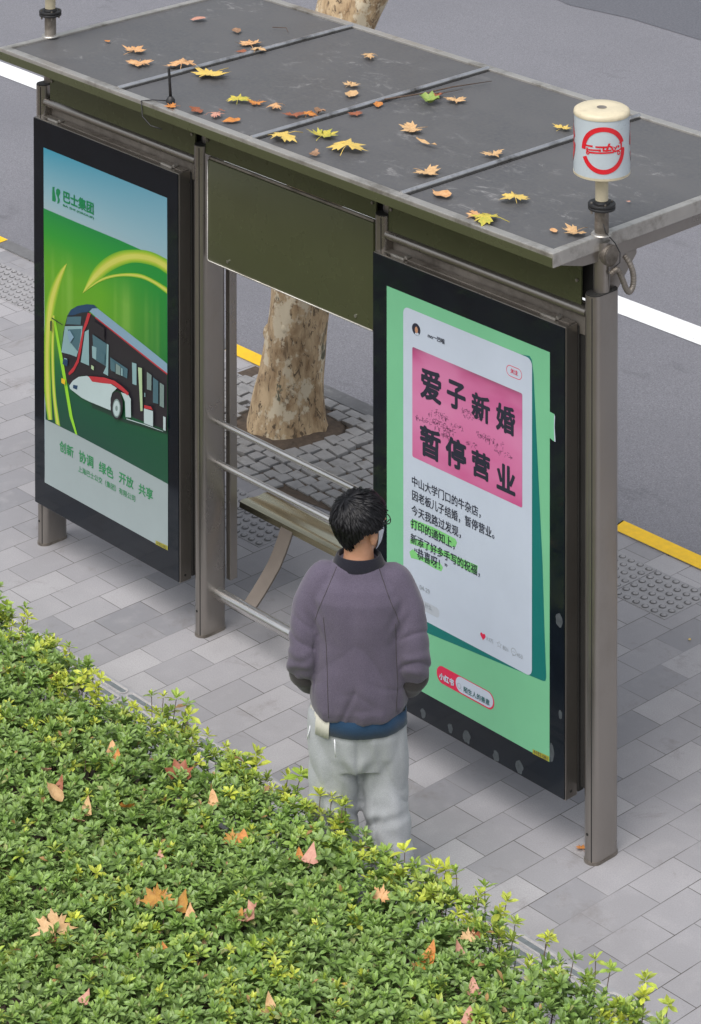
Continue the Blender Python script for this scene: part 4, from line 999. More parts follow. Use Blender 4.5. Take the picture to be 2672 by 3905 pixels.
# ---------------------------------------------------------------- fallen leaves
LEAVES = [
('r',-1.368,0.266,0.129,'peach','star', 'peach leaf lying flat on the leftmost roof sheet, upper of a pair'),
('r',-1.185,0.141,0.127,'peach','star', 'peach leaf lying flat on the leftmost roof sheet, lower of a pair'),
('r',-1.023,0.275,0.164,'peach','star', 'peach leaf against the left roof rib, behind the antenna tip'),
('r',-0.824,0.278,0.188,'yellow','star', 'yellow leaf with a deep lobed edge just right of the left roof rib'),
('r',-1.568,0.817,0.08,'pink','oval', 'small pinkish curled leaf alone near the far left roof edge'),
('r',-1.275,0.831,0.07,'brown','oval', 'brown crumpled leaf by itself near the top end of the left rib'),
('r',-1.073,0.744,0.134,'peach','star', 'peach leaf above the left roof rib, next to a tan leaf on the rib'),
('r',-0.946,0.689,0.081,'tan','star', 'tan leaf resting right on top of the left roof rib'),
('r',-1.005,0.627,0.056,'rust','oval', 'small rusty leaf tucked against the left roof rib'),
('r',-0.515,1.019,0.089,'tan','star', 'lone tan leaf on the middle of the second roof sheet, nearest the road'),
('r',-0.254,0.667,0.091,'tan','star', 'upper of two tan leaves near the middle roof rib'),
('r',-0.145,0.563,0.09,'tan','oval', 'lower of two tan leaves near the middle roof rib'),
('r',-0.438,0.133,0.121,'lime','star', 'yellow green leaf overlapped by an orange one on the second roof sheet'),
('r',-0.356,0.165,0.091,'orange','star', 'orange brown leaf overlapping a yellow green leaf on the second roof sheet'),
('r',-0.251,0.186,0.092,'peach','star', 'peach leaf right of the yellow green and orange pair of leaves'),
('r',-0.57,-0.16,0.076,'orange','star', 'orange leaf at the foot of the roof antenna'),
('r',-0.447,-0.11,0.064,'rust','crumple', 'crumpled rusty leaf on the front roof edge right of the antenna'),
('r',-0.34,-0.085,0.084,'pink','star', 'pinkish leaf on the front roof edge left of a flat orange one'),
('r',-0.241,-0.088,0.087,'orange','oval', 'flat orange oval leaf on the front roof edge'),
('r',-0.377,-0.015,0.04,'rust','strip', 'thin rusty leaf scrap standing behind the pinkish leaf at the roof edge'),
('r',-0.104,0.179,0.1,'rust','star', 'dark rusty leaf caught on the left side of the middle rib'),
('r',-0.07,0.234,0.088,'orange','star', 'orange leaf caught on the middle rib beside the dark rusty one'),
('r',-0.054,0.287,0.056,'brown','crumple', 'small brown leaf pressed against the middle rib'),
('r',0.069,0.393,0.076,'rust','star', 'rusty leaf on the near side of the middle rib, left of a red one'),
('r',0.047,0.554,0.068,'orange','oval', 'red orange leaf wedged under the middle roof rib'),
('r',0.172,0.763,0.105,'green','crumple', 'curled green leaf on the third roof sheet'),
('r',0.135,0.847,0.061,'rust','crumple', 'crumpled rusty leaf behind the curled green leaf'),
('r',0.244,0.86,0.105,'tan','star', 'tan leaf right of the curled green leaf'),
('r',0.102,-0.07,0.155,'yellow','star', 'yellow leaf nearest the lower end of the middle rib'),
('r',0.189,0.094,0.148,'lime','star', 'yellow green leaf between two yellow leaves below the middle rib'),
('r',0.389,0.051,0.177,'yellow','star', 'largest yellow leaf with a long stalk below the middle rib'),
('r',0.349,-0.109,0.046,'brown','crumple', 'small brown curled leaf at the stalk tip of the big yellow leaf'),
('r',0.395,0.431,0.122,'tan','star', 'tan leaf alone in the middle of the third roof sheet'),
('r',0.591,0.347,0.12,'tan','strip', 'rolled thin tan leaf like a twig on the third roof sheet'),
('r',0.32,0.122,0.027,'orange','oval', 'tiny orange leaf above the big yellow leaf'),
('r',0.852,0.089,0.139,'tan','star', 'tan leaf with raised lobes left of the right roof rib'),
('r',0.882,0.458,0.107,'tan','star', 'tan leaf touching the upper part of the right roof rib'),
('r',0.842,0.941,0.094,'yellow','star', 'yellow leaf peeking out behind the white drum'),
('r',1.074,-0.05,0.103,'peach','oval', 'peach oval leaf just right of the lower end of the right rib'),
('r',1.32,0.131,0.128,'yellow','star', 'yellow leaf in the middle of the rightmost roof sheet'),
('r',1.358,-0.128,0.1,'peach','star', 'peach leaf half under a yellow green leaf at the front roof edge'),
('r',1.413,-0.128,0.15,'lime','star', 'yellow green leaf on the front roof edge of the rightmost sheet'),
('r',1.75,0.033,0.116,'tan','star', 'tan leaf beside the foot of the right drum mast'),
('r',1.683,-0.011,0.049,'peach','oval', 'little peach leaf left of the tan leaf by the drum mast'),
('r',-1.585,0.256,0.039,'orange','oval', 'tiny orange leaf on the left roof sheet near the left mast'),
('r',1.658,0.458,0.022,'pink','oval', 'tiny pink scrap right of the drum mast on the roof'),
('r',1.384,-0.078,0.014,'brown','crumple', 'tiny brown scrap behind the yellow green leaf on the roof edge'),
('g',1.752,0.077,0.05,'orange','star', 'orange leaf on the pavement at the foot of the right front post'),
('g',0.959,1.672,0.02,'yellow','oval', 'tiny yellow leaf scrap on the paving near the tactile plate'),
('h',-0.245,-1.202,0.067,'ochre','strip', 'orange sliver of leaf high on the left end of the hedge, left of another'),
('h',-0.168,-1.15,0.071,'ochre','strip', 'orange sliver of leaf high on the left end of the hedge, right of another'),
('h',0.452,-1.303,0.071,'peach','tri', 'folded peach leaf on the hedge below the lime green shoots'),
('h',0.542,-1.349,0.067,'orange','tri', 'reddish pointed leaf just below the folded peach leaf on the hedge'),
('h',0.787,-1.225,0.116,'rust','crumple', 'ragged rust red leaf on the hedge left of the man'),
('h',0.374,-1.574,0.046,'pink','crumple', 'small pinkish leaf near the left side of the hedge'),
('h',0.521,-1.624,0.077,'rust','tri', 'dark rust leaf with a folded edge on the left of the hedge'),
('h',0.563,-1.679,0.093,'tan','oval', 'pale tan leaf below the dark rust leaf on the left of the hedge'),
('h',0.725,-1.639,0.069,'tan','tri', 'tan leaf lying above a pink one on the left of the hedge'),
('h',0.762,-1.705,0.058,'pink','crumple', 'pink crumpled leaf below the tan one on the left of the hedge'),
('h',1.029,-1.251,0.062,'peach','tri', 'peach leaf on the hedge near the man, close to the path'),
('h',0.825,-1.521,0.062,'orange','crumple', 'orange crumpled leaf in the middle of the left hedge'),
('h',1.234,-1.326,0.074,'ochre','star', 'bright orange leaf on the hedge centre, upright'),
('h',1.173,-1.631,0.047,'pink','tri', 'pale pink curled leaf above the big brown leaf on the hedge'),
('h',1.385,-1.816,0.12,'ochre','star', 'big ochre brown leaf standing up in the hedge'),
('h',1.47,-1.767,0.078,'ochre','tri', 'ochre leaf right beside the big ochre brown one'),
('h',1.522,-1.77,0.055,'peach','tri', 'peach leaf tip right of the ochre pair in the hedge'),
('h',1.379,-1.766,0.065,'pink','strip', 'pinkish strip of leaf behind the big ochre brown one'),
('h',1.259,-2.193,0.153,'tan','star', 'large golden tan leaf at the lower left of the hedge'),
('h',1.303,-2.245,0.07,'rust','crumple', 'maroon leaf half under the large golden tan leaf'),
('h',1.588,-1.947,0.032,'orange','tri', 'small orange leaf point below the ochre pair'),
('h',1.273,-1.309,0.067,'orange','tri', 'orange leaf beside the bright upright orange leaf'),
('h',1.518,-1.236,0.05,'orange','tri', 'orange pointed leaf on the hedge below the man, left of a pink one'),
('h',1.559,-1.213,0.077,'pink','tri', 'pink pointed leaf on the hedge below the man'),
('h',1.906,-1.174,0.078,'peach','star', 'pale peach leaf on the hedge below the feet of the man'),
('h',1.694,-1.623,0.093,'pink','crumple', 'curled pinkish tan leaf in the hedge centre'),
('h',1.66,-1.656,0.058,'ochre','tri', 'golden leaf left of the curled pinkish tan leaf'),
('h',2.287,-1.299,0.082,'orange','tri', 'upright burnt orange leaf on the right part of the hedge'),
('h',2.29,-1.348,0.044,'ochre','oval', 'yellow ochre leaf at the foot of the upright burnt orange leaf'),
('h',2.331,-1.191,0.054,'pink','tri', 'dusty pink leaf on the right part of the hedge'),
('h',2.3,-1.114,0.064,'tan','star', 'tan leaf above the dusty pink leaf at the right of the hedge'),
('h',2.31,-1.088,0.057,'rust','crumple', 'rusty leaf touching the tan leaf at the right of the hedge'),
('h',2.122,-1.905,0.067,'tan','tri', 'tan cupped leaf near the bottom of the photo'),
('h',2.144,-1.973,0.052,'pink','oval', 'pale pink leaf at the very bottom of the photo'),
('h',1.65,-2.349,0.052,'pink','tri', 'pink and yellow leaf low on the left of the hedge'),
('h',1.516,-2.235,0.037,'rust','crumple', 'small dull brown leaf low on the left of the hedge'),
('h',1.823,-1.436,0.032,'tan','strip', 'thin tan strip of leaf in the middle of the hedge'),
('h',1.972,-1.454,0.051,'orange','strip', 'thin orange strip of leaf in the middle of the hedge'),
('h',2.198,-1.625,0.037,'yellow','oval', 'yellow leaf in the lower middle of the hedge'),
('h',2.151,-1.636,0.028,'rust','oval', 'small brown leaf left of the yellow one in the lower middle hedge'),
('h',2.628,-1.442,0.058,'pink','tri', 'pinkish leaf at the bottom right of the hedge'),
('h',2.527,-1.312,0.062,'pink','tri', 'faded pink leaf on the lower right of the hedge'),
('h',2.649,-1.437,0.061,'rust','oval', 'rusty brown leaf at the bottom right, beside a pinkish one')]
random.seed(5)
STAR = [(0,-.02),(.10,-.10),(.30,-.30),(.34,-.17),(.62,-.22),(.50,-.04),(.92,.06),(.62,.16),(.70,.30),(.46,.30),(.62,.62),(.40,.55),(.36,.62),(.24,.46),(.18,.66),(.10,.64),(0,1.0)]
def outline(shape):
    if shape == 'star': half = STAR
    elif shape == 'tri': half = [(0,-.1),(.26,-.16),(.50,-.05),(.40,.2),(.30,.5),(.16,.8),(0,1.1)]
    elif shape == 'strip': half = [(0,-.9),(.10,-.7),(.16,-.2),(.14,.3),(.12,.7),(0,.95)]
    elif shape == 'crumple': half = [(0,-.2),(.3,-.35),(.55,-.1),(.45,.1),(.65,.3),(.38,.5),(.25,.8),(0,.75)]
    else: half = [(0,-.5),(.22,-.42),(.42,-.15),(.44,.15),(.34,.45),(.18,.68),(.08,.75),(0,.95)]
    return half+[(-a, b_) for a, b_ in half[-2:0:-1]]
for kind, x, y, size, colr, shape, label in LEAVES:
    ol = outline(shape); n = len(ol)
    ol = [(a*random.uniform(.86, 1.12), b_*random.uniform(.9, 1.08)) for a, b_ in ol]
    span = max(q[0] for q in ol)-min(q[0] for q in ol)
    spany = max(q[1] for q in ol)-min(q[1] for q in ol)
    k = size/(max(span, spany) if shape != 'star' else .5*(span+spany)+.1)*1.04
    curl = {'star': .16, 'tri': .35, 'oval': .22, 'strip': .25, 'crumple': .55}[shape]*random.uniform(.7, 1.3)
    if shape == 'star' and random.random() < .3: curl = -curl*.8
    cy = .22 if shape == 'star' else .25
    sd_ = random.uniform(0, 50)
    verts = []
    for f in (0, .35, .7, 1.0):
        for a, b_ in ol:
            u, v = a*f, cy+(b_-cy)*f
            r2 = u*u+(v-cy)**2
            zz = curl*r2*.75+.10*noise.noise(Vector((u*2.2+sd_, v*2.2, 0)))*(1 if shape != 'crumple' else 3.2)*(.3+f)
            zz += (.10*abs(u)*(1 if curl > 0 else -1))
            verts.append(Vector((u*k, (v-cy)*k, zz*k)))
            if f == 0: break
    q = MB(); fs = []
    for i in range(n): fs.append((0, 1+i, 1+(i+1) % n))
    for rr in (0, 1):
        for i in range(n):
            j = (i+1) % n; fs.append((1+rr*n+i, 1+(rr+1)*n+i, 1+(rr+1)*n+j, 1+rr*n+j))
    if shape == 'strip': rz = math.radians(random.uniform(-95, -60))
    else: rz = random.uniform(0, 6.28)
    rot = Matrix.Rotation(rz, 3, 'Z')
    if kind == 'h':
        rot = rot @ Matrix.Rotation(random.uniform(.25, .8), 3, 'X') @ Matrix.Rotation(random.uniform(-.3, .3), 3, 'Y')
        if shape in ('star', 'tri'): rot = Matrix.Rotation(random.uniform(2.5, 3.7)+.83-PI, 3, 'Z') @ Matrix.Rotation(random.uniform(.45, .9), 3, 'X')
    vv = [rot @ v for v in verts]
    zmin = min(v.z for v in vv)
    base = {'r': 2.523, 'g': .006, 'h': hz(x, y)-.012}[kind]
    if kind == 'r' and min(abs(x-rx) for rx in RX[1:4]) < .035: base += .010
    if kind == 'r' and y < RF+.05: base += .004
    q.add([(x+v.x, y+v.y, base+.001+v.z-zmin) for v in vv], fs)
    if shape in ('star', 'tri'):
        d = rot @ Vector((random.uniform(-.15, .15), -1, 0)); s_ = (rot @ Vector((0, (0-cy)*k, 0)))
        L = size*random.uniform(.35, .6)
        p0 = Vector((x, y, base+.002-zmin))+s_
        q.tube([p0, p0+d*L*.5+Vector((0, 0, .002-min(0, p0.z-base)*.0)), Vector((p0.x+d.x*L, p0.y+d.y*L, max(base+.002, p0.z+d.z*L-.01)))], [size*.012, size*.010, size*.010], 5)
    o = q.build('fallen_leaf', DRY[colr], None, smooth=True, loc=(x, y, base))
    tag(o, label, 'leaf', {'r': 'leaves fallen on the shelter roof', 'g': 'leaves fallen on the pavement', 'h': 'leaves fallen on the hedge'}[kind])
# dry twigs on the roof
q = MB(); q.tube([(.02,.62,2.531),(.09,.82,2.534),(.10,.98,2.530),(.16,1.18,2.529)], [.004,.0035,.003,.0015], 6); q.tube([(.09,.82,2.534),(.13,.88,2.529),(.15,1.0,2.527)], [.003,.002,.0012], 5)
tag(q.build('dry_twig', M['stem'], None, smooth=True, loc=(.09,.82,2.524)), 'thin forked dry twig along the middle roof rib', 'twig')
q = MB(); q.tube([(-1.20,1.0,2.527),(-1.13,1.03,2.533),(-1.08,1.0,2.527)], [.002,.002,.001], 5)
tag(q.build('dry_twig', M['stem'], None, smooth=True, loc=(-1.13,1.03,2.524)), 'short bent dry twig on the far left roof sheet', 'twig')
# ---------------------------------------------------------------- the man
MX, MY, MROT = 1.38, -.80, math.radians(43)
man = empty('person', (MX, MY, .002), 'man seen from behind in a purple grey sweatshirt and light grey sweatpants, facing the poster', 'person')
RM = Matrix.Rotation(MROT, 3, 'Z')
def Wd(p): return (RM @ Vector(p))+Vector((MX, MY, 0))
def ell_ring(cx, cy, z, rx, ry, n=28, e=2.0, tilt=0):
    out = []
    for k in range(n):
        t = 2*PI*k/n; c, s = math.cos(t), math.sin(t)
        u = math.copysign(abs(c)**(2/e), c)*rx; v = math.copysign(abs(s)**(2/e), s)*ry
        out.append((cx+u, cy+v, z+tilt*v))
    return out
def smoothpath(pts, rads, m=6):
    P_ = [Vector(p) for p in pts]; path = []; rr = []
    for i in range(len(P_)-1):
        p0, p1, p2, p3 = P_[max(i-1, 0)], P_[i], P_[i+1], P_[min(i+2, len(P_)-1)]
        for k in range(m):
            t = k/m
            path.append(.5*((2*p1)+(p2-p0)*t+(2*p0-5*p1+4*p2-p3)*t*t+(3*p1-p0-3*p2+p3)*t**3)); rr.append(rads[i]*(1-t)+rads[i+1]*t)
    return path+[P_[-1]], rr+[rads[-1]]
def blob(mb, c, r, n=16, m=10, rot=None):
    rings = []
    for i in range(m+1):
        ph = PI*i/m; ring = []
        for k in range(n):
            v = Vector((r[0]*math.sin(ph)*math.cos(2*PI*k/n), r[1]*math.sin(ph)*math.sin(2*PI*k/n), -r[2]*math.cos(ph)))
            if i in (0, m): v *= 1.0; v.x += 1e-4*math.cos(2*PI*k/n); v.y += 1e-4*math.sin(2*PI*k/n)
            if rot: v = rot @ v
            ring.append(Vector(c)+v)
        rings.append(ring)
    return mb.loft(rings)
def remesh(mb, voxel, it=6, fac=.5):
    me = bpy.data.meshes.new('shape'); me.from_pydata([tuple(v) for v in mb.v], [], mb.f); me.update()
    o = bpy.data.objects.new('shape', me); col.objects.link(o)
    a = o.modifiers.new('r', 'REMESH'); a.mode = 'VOXEL'; a.voxel_size = voxel
    b_ = o.modifiers.new('s', 'SMOOTH'); b_.iterations = it; b_.factor = fac
    dg = bpy.context.evaluated_depsgraph_get(); dg.update()
    m2 = bpy.data.meshes.new_from_object(o.evaluated_get(dg))
    vs = [v.co.copy() for v in m2.vertices]; ns = [v.normal.copy() for v in m2.vertices]; fs = [tuple(p.vertices) for p in m2.polygons]
    bpy.data.objects.remove(o); bpy.data.meshes.remove(me); bpy.data.meshes.remove(m2)
    return vs, ns, fs
def put(name, vs, fs, mat_, parent, smooth=True):
    q = MB(); q.add([Wd(v) for v in vs], fs); return q.build(name, mat_, parent, smooth=smooth)
def cloth(name, c, c2, weave=420, sheen=.25, bmp=.25):
    mt, t, b = newmat(name)
    v = pos(t); n1 = nz(t, v, weave, 2, .7); n2 = nz(t, v, 9, 4, .6)
    o = mix(t, mrange(t, n1, .3, .7), c, c2); o = mix(t, mrange(t, n2, .35, .7, 0, .16), o, tuple(q*.7 for q in c[:3])+(1,))
    t.links.new(o, b.inputs['Base Color']); b.inputs['Roughness'].default_value = .92; b.inputs['Sheen Weight'].default_value = sheen; b.inputs['Specular IOR Level'].default_value = .15
    bump(t, b, n1, bmp, .0015)
    return mt
C = dict(shirt=cloth('purple_grey_fleece', (.078, .066, .098, 1), (.138, .118, .164, 1)), cuff=cloth('dark_cuff_rib', (.030, .026, .028, 1), (.055, .048, .048, 1)), collar=cloth('dark_collar_rib', (.008, .008, .014, 1), (.020, .020, .030, 1)),
         navy=cloth('navy_cotton', (.012, .035, .075, 1), (.024, .060, .115, 1)), creamc=cloth('cream_cotton', (.50, .49, .42, 1), (.62, .60, .52, 1)),
         pants=cloth('heather_grey_jersey', (.33, .345, .365, 1), (.50, .515, .54, 1), sheen=.1), white=cloth('white_cord', (.68, .70, .74, 1), (.8, .8, .82, 1)))
m_skin, t_, b_s = newmat('skin')
n_ = nz(t_, pos(t_), 30, 4, .6)
t_.links.new(mix(t_, mrange(t_, n_, .3, .7), (.50, .255, .150, 1), (.58, .31, .195, 1)), b_s.inputs['Base Color'])
b_s.inputs['Roughness'].default_value = .5; b_s.inputs['Subsurface Weight'].default_value = .12; b_s.inputs['Subsurface Radius'].default_value = (.012, .005, .003)
m_hair, t_, b_h = newmat('black_hair')
n_ = nz(t_, pos(t_), 120, 3, .6)
t_.links.new(mix(t_, mrange(t_, n_, .3, .7), (.004, .004, .005, 1), (.012, .0115, .014, 1)), b_h.inputs['Base Color'])
b_h.inputs['Roughness'].default_value = .42; b_h.inputs['Specular IOR Level'].default_value = .28
M['rubber_white'] = pm('white_sole', (.62, .63, .65), .6, 0, .08, 30)
M['spectacle'] = pm('black_spectacle_frame', (.012, .012, .014), .3)
M['mask'] = pm('white_face_mask', (.66, .68, .76), .85, 0, .05, 60)

# head frame: turned to the right of the body, chin level a little down
HR = Matrix.Rotation(math.radians(-38), 3, 'Z') @ Matrix.Rotation(math.radians(-7), 3, 'X')
HC = Vector((0, .012, 1.372))
def Hd(p): return HC+HR @ Vector(p)
skull = [(0,.028,.034,.048),(.012,.042,.050,.036),(.03,.053,.066,.024),(.05,.061,.078,.014),(.08,.068,.090,.004),(.11,.073,.096,.0),(.14,.075,.098,-.004),(.17,.069,.090,-.006),(.195,.051,.068,-.008),(.208,.030,.040,-.008),(.213,.010,.014,-.008)]
def headmesh():
    hb_ = MB(); hb_.loft([[Hd(p) for p in ell_ring(0, cy, z, rx, ry, 28, 2.15)] for z, rx, ry, cy in skull])
    blob(hb_, Hd((0, .103, .085)), (.012, .016, .022), rot=HR); blob(hb_, Hd((0, .094, .048)), (.021, .010, .008), rot=HR)      # nose, mouth
    for s in (-1, 1):
        blob(hb_, Hd((s*.081, -.012, .074)), (.009, .019, .031), rot=HR @ Matrix.Rotation(math.radians(-s*18), 3, 'Z'))                 # ears
        blob(hb_, Hd((s*.071, -.006, .072)), (.014, .014, .018), rot=HR)
        blob(hb_, Hd((s*.033, .082, .118)), (.026, .012, .008), rot=HR)                                                    # brows
    return hb_
bd = headmesh()
pth, rr = smoothpath([(0, -.005, 1.28), (0, .0, 1.33), (0, .004, 1.37), (0, .006, 1.43)], [.078, .064, .058, .060]); bd.tube(pth, rr, 24)
bd.loft([ell_ring(0, 0, z, rx, ry, 28, 2.2) for z, rx, ry in [(.70,.13,.095),(.80,.145,.105),(.92,.13,.095),(1.02,.135,.098),(1.14,.155,.10),(1.22,.155,.09),(1.27,.13,.075),(1.31,.075,.06)]])
ARM = {}
for s in (-1, 1):
    A_ = [(s*.140,-.005,1.262),(s*.188,-.012,1.16),(s*.210,-.040,.985),(s*.212,-.005,.895),(s*.190,.050,.832),(s*.160,.105,.795)]
    ARM[s] = A_
    pth, rr = smoothpath(A_, [.056,.050,.042,.038,.032,.025]); bd.tube(pth, rr, 16)
    # hand: palm and five curled fingers
    wr = Vector(A_[-1]); f_ = Vector((-s*.55, .75, -.35)).normalized(); lat = f_.cross(Vector((0, 0, 1))).normalized(); nrm = lat.cross(f_)
    pth, rr = smoothpath([wr, wr+f_*.03, wr+f_*.075], [.024,.027,.025]); bd.tube(pth, rr, 12)
    for k in range(4):
        b0 = wr+f_*.072+lat*(.021-.014*k); L = (.068, .076, .072, .058)[k]; cu = (.030, .036, .038, .040)[k]
        pth, rr = smoothpath([b0, b0+f_*L*.45+nrm*.002, b0+f_*L*.75-nrm*cu*.5, b0+f_*L*.78-nrm*cu], [.0092,.0088,.0080,.0068], 4); bd.tube(pth, rr, 8)
    tb0 = wr+f_*.022+lat*.022*(1 if s > 0 else 1)
    pth, rr = smoothpath([tb0, tb0+f_*.028+lat*.022-nrm*.006, tb0+f_*.055+lat*.020-nrm*.018], [.0125,.0105,.0085], 4); bd.tube(pth, rr, 8)
LEG = {-1: [(-.075,0,.80),(-.095,.0,.62),(-.100,.012,.44),(-.088,-.005,.24),(-.080,-.015,.07)], 1: [(.075,0,.80),(.095,.015,.62),(.105,.030,.45),(.125,-.005,.26),(.140,-.030,.07)]}
FOOT = {-1: math.radians(6), 1: math.radians(-14)}
for s in (-1, 1):
    pth, rr = smoothpath(LEG[s], [.085,.075,.055,.048,.036]); bd.tube(pth, rr, 18)
    fx, fy, _ = LEG[s][-1]; R_ = Matrix.Rotation(FOOT[s], 3, 'Z')
    blob(bd, Vector((fx, fy, .05))+R_ @ Vector((0, .055, -.012)), (.037, .115, .034), rot=R_)
vs, ns, fs = remesh(bd, .0048, 3)
body = put('body', vs, fs, m_skin, man)
for s in (-1, 1):
    q = MB(); blob(q, Hd((s*.032, .0855, .106)), (.012, .009, .009), rot=HR); q.v = [Wd(v) for v in q.v]; q.build('eye', M['rubber_white'], man, smooth=True)
# face mask and spectacles
q = MB(); rings = []
for z, rx, ry, cy in [(.004,.040,.046,.042),(.028,.057,.071,.028),(.05,.066,.085,.018),(.075,.071,.100,.008),(.088,.070,.096,.008)]:
    rings.append([Hd((math.sin(a)*rx, cy+math.cos(a)*ry+.004, z)) for a in [math.radians(-80+160*k/16) for k in range(17)]])
q.loft(rings, cap=False, closed=False); q.v = [Wd(v) for v in q.v]; q.build('face_mask', M['mask'], man, smooth=True)
gl_ = empty('spectacles', (MX, MY, .002), None, None); gl_.parent = man; gl_.location = (0, 0, 0)
q = MB()
for s in (-1, 1):
    ring = [Wd(Hd((s*.034+.026*math.cos(t), .110-.10*(abs(s*.034+.026*math.cos(t))**2)*8, .108+.019*math.sin(t)))) for t in [2*PI*k/24 for k in range(25)]]
    q.tube(ring, .0021, 6)
    q.tube([Wd(Hd((s*.060, .100, .114))), Wd(Hd((s*.079, .06, .116))), Wd(Hd((s*.084, .0, .112))), Wd(Hd((s*.083, -.02, .100)))], .0022, 6)
q.tube([Wd(Hd((-.009, .113, .112))), Wd(Hd((0, .116, .115))), Wd(Hd((.009, .113, .112)))], .0018, 6)
bpy.data.objects.remove(gl_)
q.build('spectacles', M['spectacle'], man, smooth=True)

# hair: a thick cap plus many locks combed out from the crown
HCEN = Vector((0, -.014, .118)); HRX, HRY, HRZ = .106, .117, .114
CROWN = Vector((-.022, -.060, .088)).normalized()
def hair_pt(d, k=1.0):
    # d: unit direction from the centre of the skull, in head space
    lo = max(0, -d.z)
    tp = 1-.40*lo**1.05
    w_ = 1+.025*noise.noise(d*3.1)+.018*noise.noise(d*7)
    return HCEN+Vector((d.x*HRX*tp, d.y*HRY*(1-.20*lo), d.z*HRZ))*k*w_
def has_hair(d):
    front = d.y
    low = -.93+.03*noise.noise(d*6)
    if front > .18: low = .22+.35*(front-.18)
    elif front > -.52 and abs(d.x) > .3: low = -.17+.28*(front+.30)
    elif front > -.70 and abs(d.x) > .4: low = -.80+.55*(front+.70)/.18
    return d.z > low
q = MB(); nu, nv = 48, 30; idx = {}
for j in range(nv+1):
    for k in range(nu):
        ph = PI*j/nv; d = Vector((math.sin(ph)*math.cos(2*PI*k/nu), math.sin(ph)*math.sin(2*PI*k/nu), math.cos(ph)))
        q.v.append(Wd(Hd(hair_pt(d, .955 if has_hair(d) else .8)))); idx[(j, k)] = (len(q.v)-1, has_hair(d))
for j in range(nv):
    for k in range(nu):
        c4 = [idx[(j, k)], idx[(j+1, k)], idx[(j+1, (k+1) % nu)], idx[(j, (k+1) % nu)]]
        if sum(a[1] for a in c4) >= 2: q.f.append(tuple(a[0] for a in c4)); q.m.append(0)
random.seed(9)
cnt = 0
while cnt < 5200:
    d = Vector((random.gauss(0, 1), random.gauss(0, 1), random.gauss(0, 1))).normalized()
    if not has_hair(d): continue
    cnt += 1
    fl = (d-CROWN); fl = (fl-d*fl.dot(d))
    if fl.length < 1e-3: continue
    fl.normalize()
    sw = d.cross(fl)
    dist = (d-CROWN).length
    fl = (fl+sw*(.55*math.exp(-dist*2.2)+.12*noise.noise(d*4))+Vector((0, 0, -.25))).normalized()
    L = random.uniform(.30, .62)*(.75 if d.z < -.3 else 1)
    wd = random.uniform(.0008, .0017); lift = random.uniform(.985, 1.035); n0 = len(q.v); seg = 5
    side = None; dl = d
    for i in range(seg+1):
        t = i/seg
        dd = (d+fl*(L*t)).normalized()
        if not has_hair(dd): dd = dl
        dl = dd
        kk = .97+(lift-.97)*math.sin(min(1, t*1.15)*PI*.5)+.012*math.sin(t*3+cnt)
        p = hair_pt(dd, kk)
        if side is None: side = d.cross(fl).normalized()
        ww = wd*(1-.75*t)
        q.v += [Wd(Hd(p-side*ww)), Wd(Hd(p+side*ww))]
    for i in range(seg): q.f.append((n0+2*i, n0+2*i+1, n0+2*i+3, n0+2*i+2)); q.m.append(0)
cnt = 0
while cnt < 620:                      # broader locks that break up the outline
    d = Vector((random.gauss(0, 1), random.gauss(0, 1), random.gauss(0, 1))).normalized()
    if not has_hair(d): continue
    cnt += 1
    fl = (d-CROWN); fl = fl-d*fl.dot(d)
    if fl.length < .05: continue
    fl.normalize(); sw = d.cross(fl); dist = (d-CROWN).length
    fl = (fl+sw*(.7*math.exp(-dist*2.0)+random.gauss(0, .16))+Vector((0, 0, -.22))).normalized()
    L = random.uniform(.32, .55); wd = random.uniform(.0026, .0052); lift = random.uniform(1.02, 1.085); n0 = len(q.v); dl = d
    side = d.cross(fl).normalized(); seg = 6
    for i in range(seg+1):
        t = i/seg; dd = (d+fl*(L*t)).normalized()
        if not has_hair(dd): dd = dl
        dl = dd
        kk = .975+(lift-.975)*math.sin(t*PI*.62)
        p = hair_pt(dd, kk); ww = wd*(1-t**2.2)*(.35+.65*min(1, t*3)); up_ = (p-HCEN).normalized()*ww*.55
        q.v += [Wd(Hd(p-side*ww)), Wd(Hd(p+up_)), Wd(Hd(p+side*ww))]
    for i in range(seg):
        a = n0+3*i
        q.f += [(a, a+1, a+4, a+3), (a+1, a+2, a+5, a+4)]; q.m += [0, 0]
q.build('hair', m_hair, man, smooth=True)

# sweatshirt
sh = MB()
sh.loft([ell_ring(cx, cy, z, rx, ry, 40, 2.35) for z, cx, cy, rx, ry in [(.752,0,.0,.176,.138),(.765,0,.0,.190,.150),(.80,0,.0,.196,.156),(.88,0,.0,.192,.154),(.97,0,0,.182,.146),(1.06,0,0,.178,.140),(1.15,0,-.004,.184,.136),(1.215,0,-.008,.186,.126),(1.262,0,-.008,.165,.110),(1.30,0,-.004,.128,.090),(1.330,0,0,.100,.082),(1.342,0,0,.088,.074)]])
for s in (-1, 1):
    A_ = ARM[s]
    pts = [(s*.118,-.006,1.268)]+A_[:3]+[(s*.213,-.012,.912)]
    pth, rr = smoothpath(pts, [.058,.069,.073,.070,.060]); sh.tube(pth, rr, 22)
vs, ns, fs = remesh(sh, .0060, 8)
def gauss(v, c, s): return math.exp(-((v-c)/s)**2)
out = []
